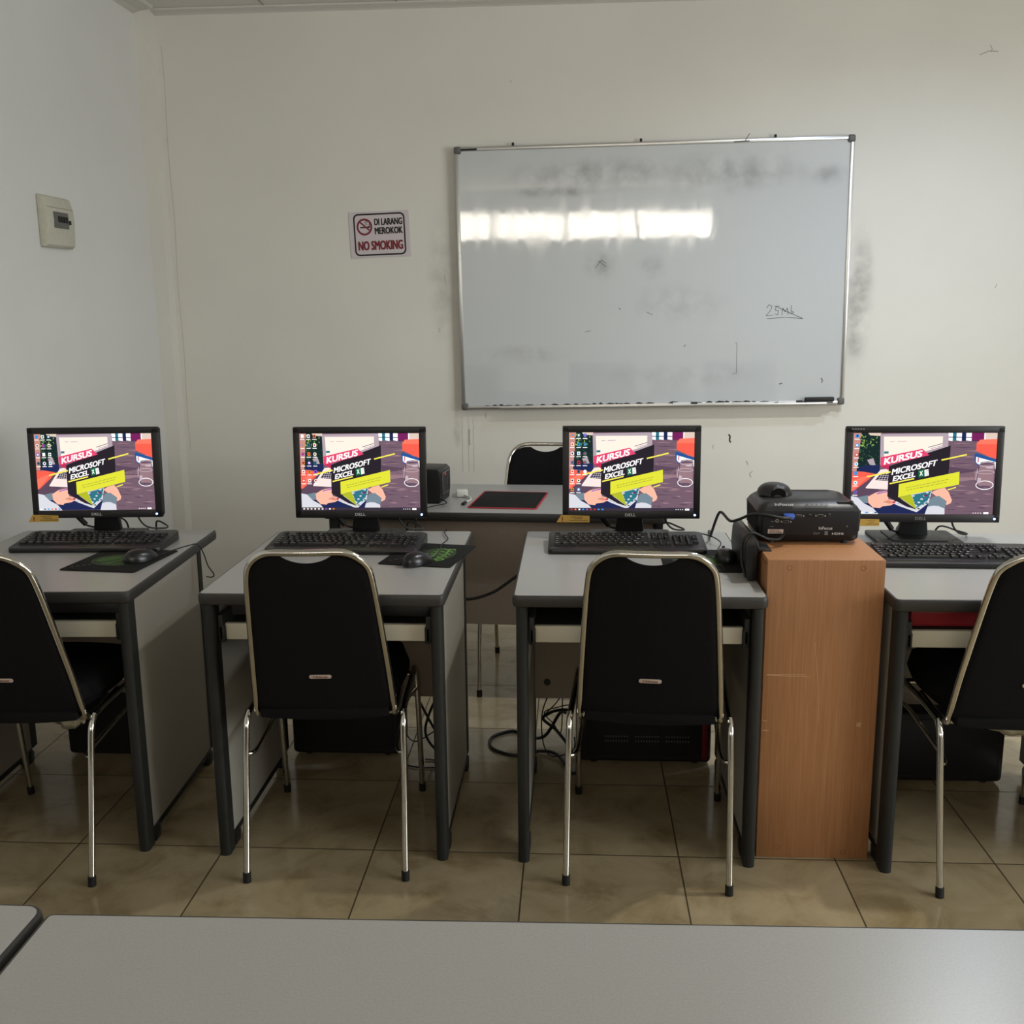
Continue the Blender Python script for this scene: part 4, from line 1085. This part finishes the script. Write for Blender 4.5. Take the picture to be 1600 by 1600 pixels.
# ------------------------------------------------------------------ projector
pj = tag(empty('projector', (0.6455, 2.905, 0.843), radians(-1.0)), 'black video projector on top of the wooden cabinet, its socket side facing this way', 'projector')
PW, PD = 0.285, 0.225
def pj_outline(s=1.0, dx=0.0):
    return rr2(-PW/2*s+dx, -PD/2, PW/2*s, PD/2, 0.022, n=4)
bm = bmesh.new()
levels = [(0.008, 0.93, 0.90), (0.014, 0.965, 0.95), (0.060, 0.99, 0.98), (0.088, 1.0, 1.0), (0.098, 0.99, 0.985), (0.110, 0.94, 0.90), (0.120, 0.86, 0.78), (0.125, 0.70, 0.60)]
prev = None
for (zz, sx2, sy2) in levels:
    ring_ = []
    for x, y in rr2(-PW/2, -PD/2, PW/2, PD/2, 0.024, n=4):
        z_ = zz
        if zz > 0.09: z_ = zz+0.012*(0.3-(x/PW)**2*4)+0.035*0*(y)
        ring_.append(bm.verts.new((x*sx2, y*sy2, z_)))
    if prev:
        n = len(ring_)
        for i in range(n): bm.faces.new([prev[i], prev[(i+1) % n], ring_[(i+1) % n], ring_[i]])
    else: bm.faces.new(ring_[::-1])
    prev = ring_
bm.faces.new(prev)
mb = MB(); mb.bm(bm, black_sat, True); body = mb.build('projector_body', pj)
mb = MB(); mb.prism(rr2(-0.126, 0.026, 0.132, 0.094, 0.006), -PD/2-0.0008, -PD/2+0.01, black_case, axis='y', bevel=0.001); sp = mb.build('socket_panel', pj)
# printed band and letters on the sloping upper edge
a = Art(lambda u, v, k: (u, -PD/2*0.985+v*0.75-0.0005, 0.1005+v*0.55+0.0025))
a.text('InFocus', (-0.094, 0.006), (0.050, 0.0), (0, 0.011), silver_txt, 0.015)
for r_ in range(4):
    for k in range(5): a.line((-0.012+0.013*k+0.004*(r_ % 2), 0.003+0.005*r_), (-0.003+0.013*k+0.004*(r_ % 2), 0.003+0.005*r_), 0.0018, ink_black)
a.build('top_lettering', body)
a = Art(lambda u, v, k: (u, -PD/2-0.0011-0.00005*k, v))
a.text('InFocus', (0.026, 0.0415), (0.036, 0), (0, 0.0085), silver_txt, 0.012)
a.text('HDMI', (0.062, 0.0275), (0.030, 0), (0, 0.0058), silver_txt, 0.012)
a.text('DLP', (0.012, 0.0280), (0.016, 0), (0, 0.0058), grey_txt, 0.01)
a.poly([(0.040, 0.037), (0.052, 0.037), (0.046, 0.030)], grey_txt); a.line((0.041, 0.0285), (0.051, 0.0285), 0.0025, grey_txt); a.line((0.041, 0.0315), (0.051, 0.0315), 0.001, grey_txt)
a.poly([(-0.112, 0.030), (-0.070, 0.030), (-0.070, 0.042), (-0.112, 0.042)], plate_m)
for k in range(12): a.line((-0.108+0.0029*k, 0.0315), (-0.108+0.0029*k, 0.0365), 0.0014, ink_black)
a.line((-0.108, 0.0395), (-0.080, 0.0395), 0.0015, ink_red)
for x in (-0.106, -0.105, -0.104): a.line((x, 0.064+(x+0.105)*14000*0.001), (x+0.009, 0.064+(x+0.105)*14000*0.001), 0.0014, grey_txt)
a.poly([(0.098, 0.050), (0.104, 0.050), (0.101, 0.055)], grey_txt)
a.build('panel_print', sp)
def socket(x, zz, w_, h_, name='socket', screws=True):
    mb = MB(); mb.box((x, -PD/2-0.002, zz), (w_, 0.005, h_), grey_corner, 0.0015); mb.box((x, -PD/2-0.0045, zz), (w_*0.8, 0.002, h_*0.6), black_gloss, 0.0005)
    if screws:
        for s in (-1, 1): mb.tube([(x+s*(w_/2+0.0045), -PD/2+0.001, zz), (x+s*(w_/2+0.0045), -PD/2-0.005, zz)], 0.0025, brass, 10, smooth_path=0)
    mb.build(name, sp)
socket(-0.030, 0.080, 0.016, 0.008); socket(0.028, 0.081, 0.016, 0.008); socket(-0.064, 0.064, 0.016, 0.008)
socket(0.000, 0.083, 0.008, 0.004, screws=False); socket(0.052, 0.083, 0.007, 0.007, screws=False)
mb = MB(); mb.tube([(-0.088, -PD/2+0.001, 0.066), (-0.088, -PD/2-0.004, 0.066)], 0.005, brass, 14, smooth_path=0); mb.tube([(-0.088, -PD/2-0.004, 0.066), (-0.088, -PD/2-0.0045, 0.066)], 0.003, ink_black, 10, smooth_path=0); mb.build('socket', sp)
mb = MB()
for k in range(12):
    y = -0.078+0.013*k
    mb.prism([(y, 0.030), (y+0.005, 0.030), (y-0.004, 0.090), (y-0.009, 0.090)], -PW/2-0.0008, -PW/2+0.003, ink_black, axis='x')
    mb.prism([(y, 0.030), (y+0.005, 0.030), (y-0.004, 0.090), (y-0.009, 0.090)], PW/2-0.003, PW/2+0.0008, ink_black, axis='x')
mb.build('cooling_grille', pj)
# focus ring housing on the top
mb = MB(); N = 24; V = []; F = []
for j in range(7):
    f = j/6
    for i in range(N):
        a_ = 2*pi*i/N; r_ = 0.046*cos(f*pi/2*0.82)
        V.append((-0.075+r_*cos(a_)*1.05, 0.022+r_*sin(a_)*1.2, 0.118+0.030*sin(f*pi/2)))
for j in range(6):
    for i in range(N): F.append([j*N+i, j*N+(i+1) % N, (j+1)*N+(i+1) % N, (j+1)*N+i])
F.append([6*N+i for i in range(N)])
mb.add(V, F, black_sat, True); hs = mb.build('lens_hood', pj)
mb = MB(); mb.tube([(-0.072, -0.032, 0.122), (-0.072, 0.0, 0.128)], 0.021, black_gloss, 24, r_end=0.019, smooth_path=0); mb.build('focus_ring', pj)
mb = MB(); mb.prism(rr2(0.075, -0.095, 0.122, -0.060, 0.008), 0.1095, 0.1155, black_gloss, bevel=0.001); mb.build('button_panel', pj)
a = Art(lambda u, v, k: (u, v, 0.1375)); a.line((-0.025, -0.052), (-0.013, -0.052), 0.004, silver_txt)
for x, y in ((-0.11, 0.08), (0.11, 0.08), (0.10, -0.095), (-0.10, -0.095)):
    mb = MB(); mb.tube([(x, y, 0.0), (x, y, 0.02)], 0.009, rubber, 14, smooth_path=0); mb.build('foot', pj)
mb = MB(); mb.box((-0.058, -PD/2-0.008, 0.0805), (0.030, 0.014, 0.013), blue_pl, 0.003); mb.box((-0.058, -PD/2-0.022, 0.0795), (0.022, 0.018, 0.011), blue_pl, 0.004)
vp_ = mb.build('vga_plug', pj); vp_['label'] = 'blue plug'
# the cables
vc = tag(empty('projector_cable', (0.58, 2.75, 0.92)), 'thick black cable running from the blue plug of the projector down behind the desk', 'cable')
def wtube(name, parent, pts, r, m=cord_m, n=6, seg=10):
    o = Vector(parent.location)
    mb = MB(); mb.tube([Vector(p)-o for p in pts], r, m, seg, smooth_path=n); return mb.build(name, parent)
wtube('cable', vc, [(0.585, 2.762, 0.923), (0.560, 2.752, 0.925), (0.52, 2.765, 0.930), (0.488, 2.80, 0.925), (0.468, 2.88, 0.895), (0.452, 2.95, 0.875), (0.438, 3.02, 0.885), (0.432, 3.06, 0.87), (0.426, 3.14, 0.80), (0.43, 3.20, 0.772), (0.44, 3.30, 0.765), (0.442, 3.335, 0.74), (0.442, 3.345, 0.60)], 0.0042)
pc_ = tag(empty('power_cord', (0.55, 2.75, 0.86)), 'black power cord looping from the bottom of the projector over the folded cover', 'cable')
wtube('cord', pc_, [(0.575, 2.79, 0.872), (0.555, 2.755, 0.866), (0.525, 2.745, 0.868), (0.505, 2.740, 0.877), (0.482, 2.738, 0.886), (0.462, 2.738, 0.876), (0.452, 2.735, 0.845), (0.455, 2.73, 0.80), (0.465, 2.725, 0.766)], 0.0038)

# ------------------------------------------------------------------ things on the teacher table
spk = tag(empty('desktop_speaker', (-0.600, 3.872, ZT), radians(-8)), 'black boxy speaker with red light on the teacher table, half behind a monitor', 'speaker')
mb = MB(); mb.prism([(-0.095, 0.0), (0.10, 0.0), (0.105, 0.05), (0.105, 0.120), (0.092, 0.133), (-0.10, 0.133), (-0.108, 0.115)], -0.075, 0.075, black_pl, axis='y', bevel=0.008); mb.build('cabinet_body', spk)
mb = MB(); mb.box((0.106, 0.0, 0.075), (0.004, 0.10, 0.085), grey_corner, 0.002); g_ = mb.build('front_grille', spk)
for k in range(6):
    mb = MB(); mb.box((0.1087, -0.040+0.016*k, 0.075), (0.002, 0.005, 0.075), black_pl); mb.build('grille_bar', g_)
mb = MB(); mb.box((0.108, -0.02, 0.108), (0.004, 0.016, 0.008), mat('red_lamp_plastic', rgb(220, 60, 40), 0.4), 0.001); mb.build('indicator', spk)
wtube('speaker_wire', spk, [(-0.585+0.05, 3.90-0.06, ZT+0.02), (-0.585+0.12, 3.90-0.13, ZT+0.012), (-0.585+0.08, 3.90-0.22, ZT+0.012), (-0.585+0.05, 3.90-0.275, ZT+0.002), (-0.585+0.045, 3.90-0.29, ZT-0.05), (-0.585+0.03, 3.90-0.29, ZT-0.18)], 0.0022)

ch = tag(empty('charger', (-0.443, 3.94, ZT), radians(8)), 'small white phone charger with short cable on the teacher table', 'charger')
mb = MB(); mb.box((0, 0, 0.014), (0.045, 0.045, 0.026), white_pl, 0.005); mb.build('charger_block', ch)
mb = MB(); mb.tube([(-0.022, -0.006, 0.012), (-0.038, -0.006, 0.012)], 0.0025, brass, 8, smooth_path=0); mb.tube([(-0.022, 0.008, 0.012), (-0.038, 0.008, 0.012)], 0.0025, brass, 8, smooth_path=0); mb.build('prong', ch)
mb = MB(); mb.tube([(0.010, -0.022, 0.010), (0.028, -0.05, 0.006), (0.030, -0.09, 0.004), (0.018, -0.12, 0.004), (0.008, -0.15, 0.006)], 0.0035, white_pl, 10); mb.build('charging_cable', ch)
mb = MB(); mb.tube([(0.008, -0.15, 0.006), (-0.004, -0.185, 0.006)], 0.006, ink_black, 10, smooth_path=0); mb.build('cable_plug', ch)

# red folder lying on the pull-out shelf of the right-hand desk
rf = tag(empty('red_box_file', (1.12, 2.745, 0.6565)), 'dark red box file on the pull-out shelf of the desk right of the cabinet', 'box file')
mb = MB(); mb.box((0, 0, 0.021), (0.47, 0.20, 0.042), red_pl, 0.003); mb.build('file_cover', rf)
mb = MB(); mb.box((0, -0.003, 0.021), (0.462, 0.196, 0.030), red_pl); mb.build('file_pages', rf)

# ------------------------------------------------------------------ computer towers on the floor
def tower(loc, w_, h_, d_, label, stripe=False):
    t = tag(empty('computer_tower', loc), label, 'computer', 'computer towers under the desks')
    mb = MB(); mb.box((0, d_/2, h_/2+0.008), (w_, d_, h_), black_case, 0.016, seg=4); body = mb.build('case', t)
    mb = MB(); mb.box((0, -0.001, h_/2+0.008), (w_-0.05, 0.004, h_-0.05), black_case, 0.0015); sd = mb.build('side_cover', t)
    for sx in (-1, 1):
        for y in (0.03, d_-0.03):
            mb = MB(); mb.tube([(sx*(w_/2-0.05), y, 0.0), (sx*(w_/2-0.05), y, 0.012)], 0.012, rubber, 12, smooth_path=0); mb.build('foot', t)
    if stripe:
        mb = MB(); mb.box((w_/2-0.022, -0.0035, h_/2-0.02), (0.018, 0.004, h_-0.09), mat('red_trim_plastic', rgb(110, 18, 30), 0.4), 0.0015); mb.build('trim_stripe', t)['label'] = 'dark red trim stripe'
        mb = MB()
        for g in (-0.13, -0.03, 0.07):
            for k in range(9):
                for r_ in range(2): mb.box((g+0.009*k, -0.0035, 0.085+0.016*r_), (0.004, 0.001, 0.004), grey_corner)
        mb.build('vent_holes', sd)
    return t
tower((-1.513, 3.165, 0), 0.425, 0.37, 0.155, 'black computer tower under the leftmost desk')
tower((-0.770, 3.20, 0), 0.372, 0.37, 0.155, 'black computer tower under the second desk from the left')
tower((0.232, 3.175, 0), 0.434, 0.37, 0.16, 'black computer tower with dark red stripe under the desk left of the cabinet', True)
tower((1.130, 3.07, 0), 0.426, 0.235, 0.155, 'black computer tower under the desk right of the cabinet')

# ------------------------------------------------------------------ loose cables below the desks
def cord(name, label, pts, r, n=6, cat='cable', group=None, m=cord_m):
    o0 = Vector(pts[0])
    t = tag(empty(name, o0), label, cat, group)
    mb = MB(); mb.tube([Vector(p)-o0 for p in pts], r, m, 10, smooth_path=n); mb.build('cord', t)
    return t
cord('floor_cable', 'thick black cable looping on the floor in the gap between the two middle desks',
     [(-0.03, 3.20, 0.17), (-0.05, 3.24, 0.15), (-0.10, 3.26, 0.06), (-0.16, 3.36, 0.010), (-0.22, 3.42, 0.006), (-0.29, 3.36, 0.006), (-0.28, 3.27, 0.006), (-0.20, 3.22, 0.006), (-0.12, 3.25, 0.008), (-0.06, 3.22, 0.012), (-0.02, 3.12, 0.006), (0.0, 3.09, 0.006), (0.01, 3.13, 0.02), (0.01, 3.15, 0.12)], 0.0055)
cord('hanging_cable', 'black cable hanging in an arc below the teacher table to the desk beside the cabinet',
     [(-0.46, 3.165, 0.64), (-0.43, 3.18, 0.59), (-0.39, 3.20, 0.562), (-0.333, 3.20, 0.560), (-0.266, 3.20, 0.582), (-0.224, 3.20, 0.610), (-0.192, 3.20, 0.634), (-0.14, 3.185, 0.67), (-0.09, 3.165, 0.70)], 0.005)
cord('thin_cable', 'thin black cable zigzagging beside the tower with the red stripe',
     [(-0.045, 3.20, 0.30), (-0.05, 3.20, 0.22), (-0.11, 3.20, 0.15), (-0.06, 3.20, 0.175), (-0.01, 3.19, 0.185), (-0.02, 3.19, 0.20), (-0.05, 3.20, 0.19), (-0.10, 3.20, 0.17), (-0.07, 3.20, 0.13), (-0.045, 3.20, 0.10), (-0.04, 3.20, 0.2), (-0.04, 3.20, 0.26)], 0.002)
cord('thin_cable', 'thin black cable hanging in a U beside the tower with the red stripe',
     [(-0.065, 3.19, 0.28), (-0.105, 3.19, 0.18), (-0.105, 3.18, 0.08), (-0.08, 3.17, 0.03), (-0.03, 3.17, 0.035), (-0.0, 3.165, 0.06), (0.0, 3.165, 0.10)], 0.0022)
cord('power_cord', 'thick black cord drooping from the plug beside the tower with the red stripe',
     [(-0.005, 3.13, 0.205), (-0.035, 3.14, 0.205), (-0.07, 3.16, 0.19), (-0.10, 3.18, 0.165), (-0.10, 3.18, 0.15), (-0.06, 3.16, 0.125), (-0.02, 3.14, 0.08), (-0.005, 3.13, 0.055)], 0.005)
cord('tangled_cable', 'thick black cable loop hanging right of the second desk\'s tower',
     [(-0.55, 3.20, 0.25), (-0.52, 3.21, 0.20), (-0.47, 3.21, 0.10), (-0.425, 3.21, 0.05), (-0.40, 3.20, 0.10), (-0.41, 3.20, 0.17), (-0.45, 3.19, 0.22), (-0.485, 3.20, 0.16), (-0.50, 3.20, 0.09), (-0.47, 3.20, 0.035), (-0.43, 3.19, 0.03), (-0.40, 3.19, 0.07), (-0.395, 3.19, 0.14), (-0.43, 3.19, 0.25), (-0.44, 3.19, 0.30)], 0.0045, group='cables right of the second tower')
cord('tangled_cable', 'thin black cable crossing the thick loop right of the second desk\'s tower',
     [(-0.46, 3.22, 0.30), (-0.45, 3.22, 0.22), (-0.40, 3.22, 0.17), (-0.44, 3.22, 0.11), (-0.47, 3.22, 0.09), (-0.54, 3.22, 0.05), (-0.575, 3.21, 0.10), (-0.57, 3.21, 0.16)], 0.0022, group='cables right of the second tower')
cord('tangled_cable', 'thin black cable lying flat on the floor right of the second desk\'s tower',
     [(-0.57, 3.14, 0.004), (-0.52, 3.12, 0.004), (-0.46, 3.12, 0.004), (-0.43, 3.14, 0.004), (-0.45, 3.17, 0.004), (-0.50, 3.18, 0.004)], 0.0026, group='cables right of the second tower')
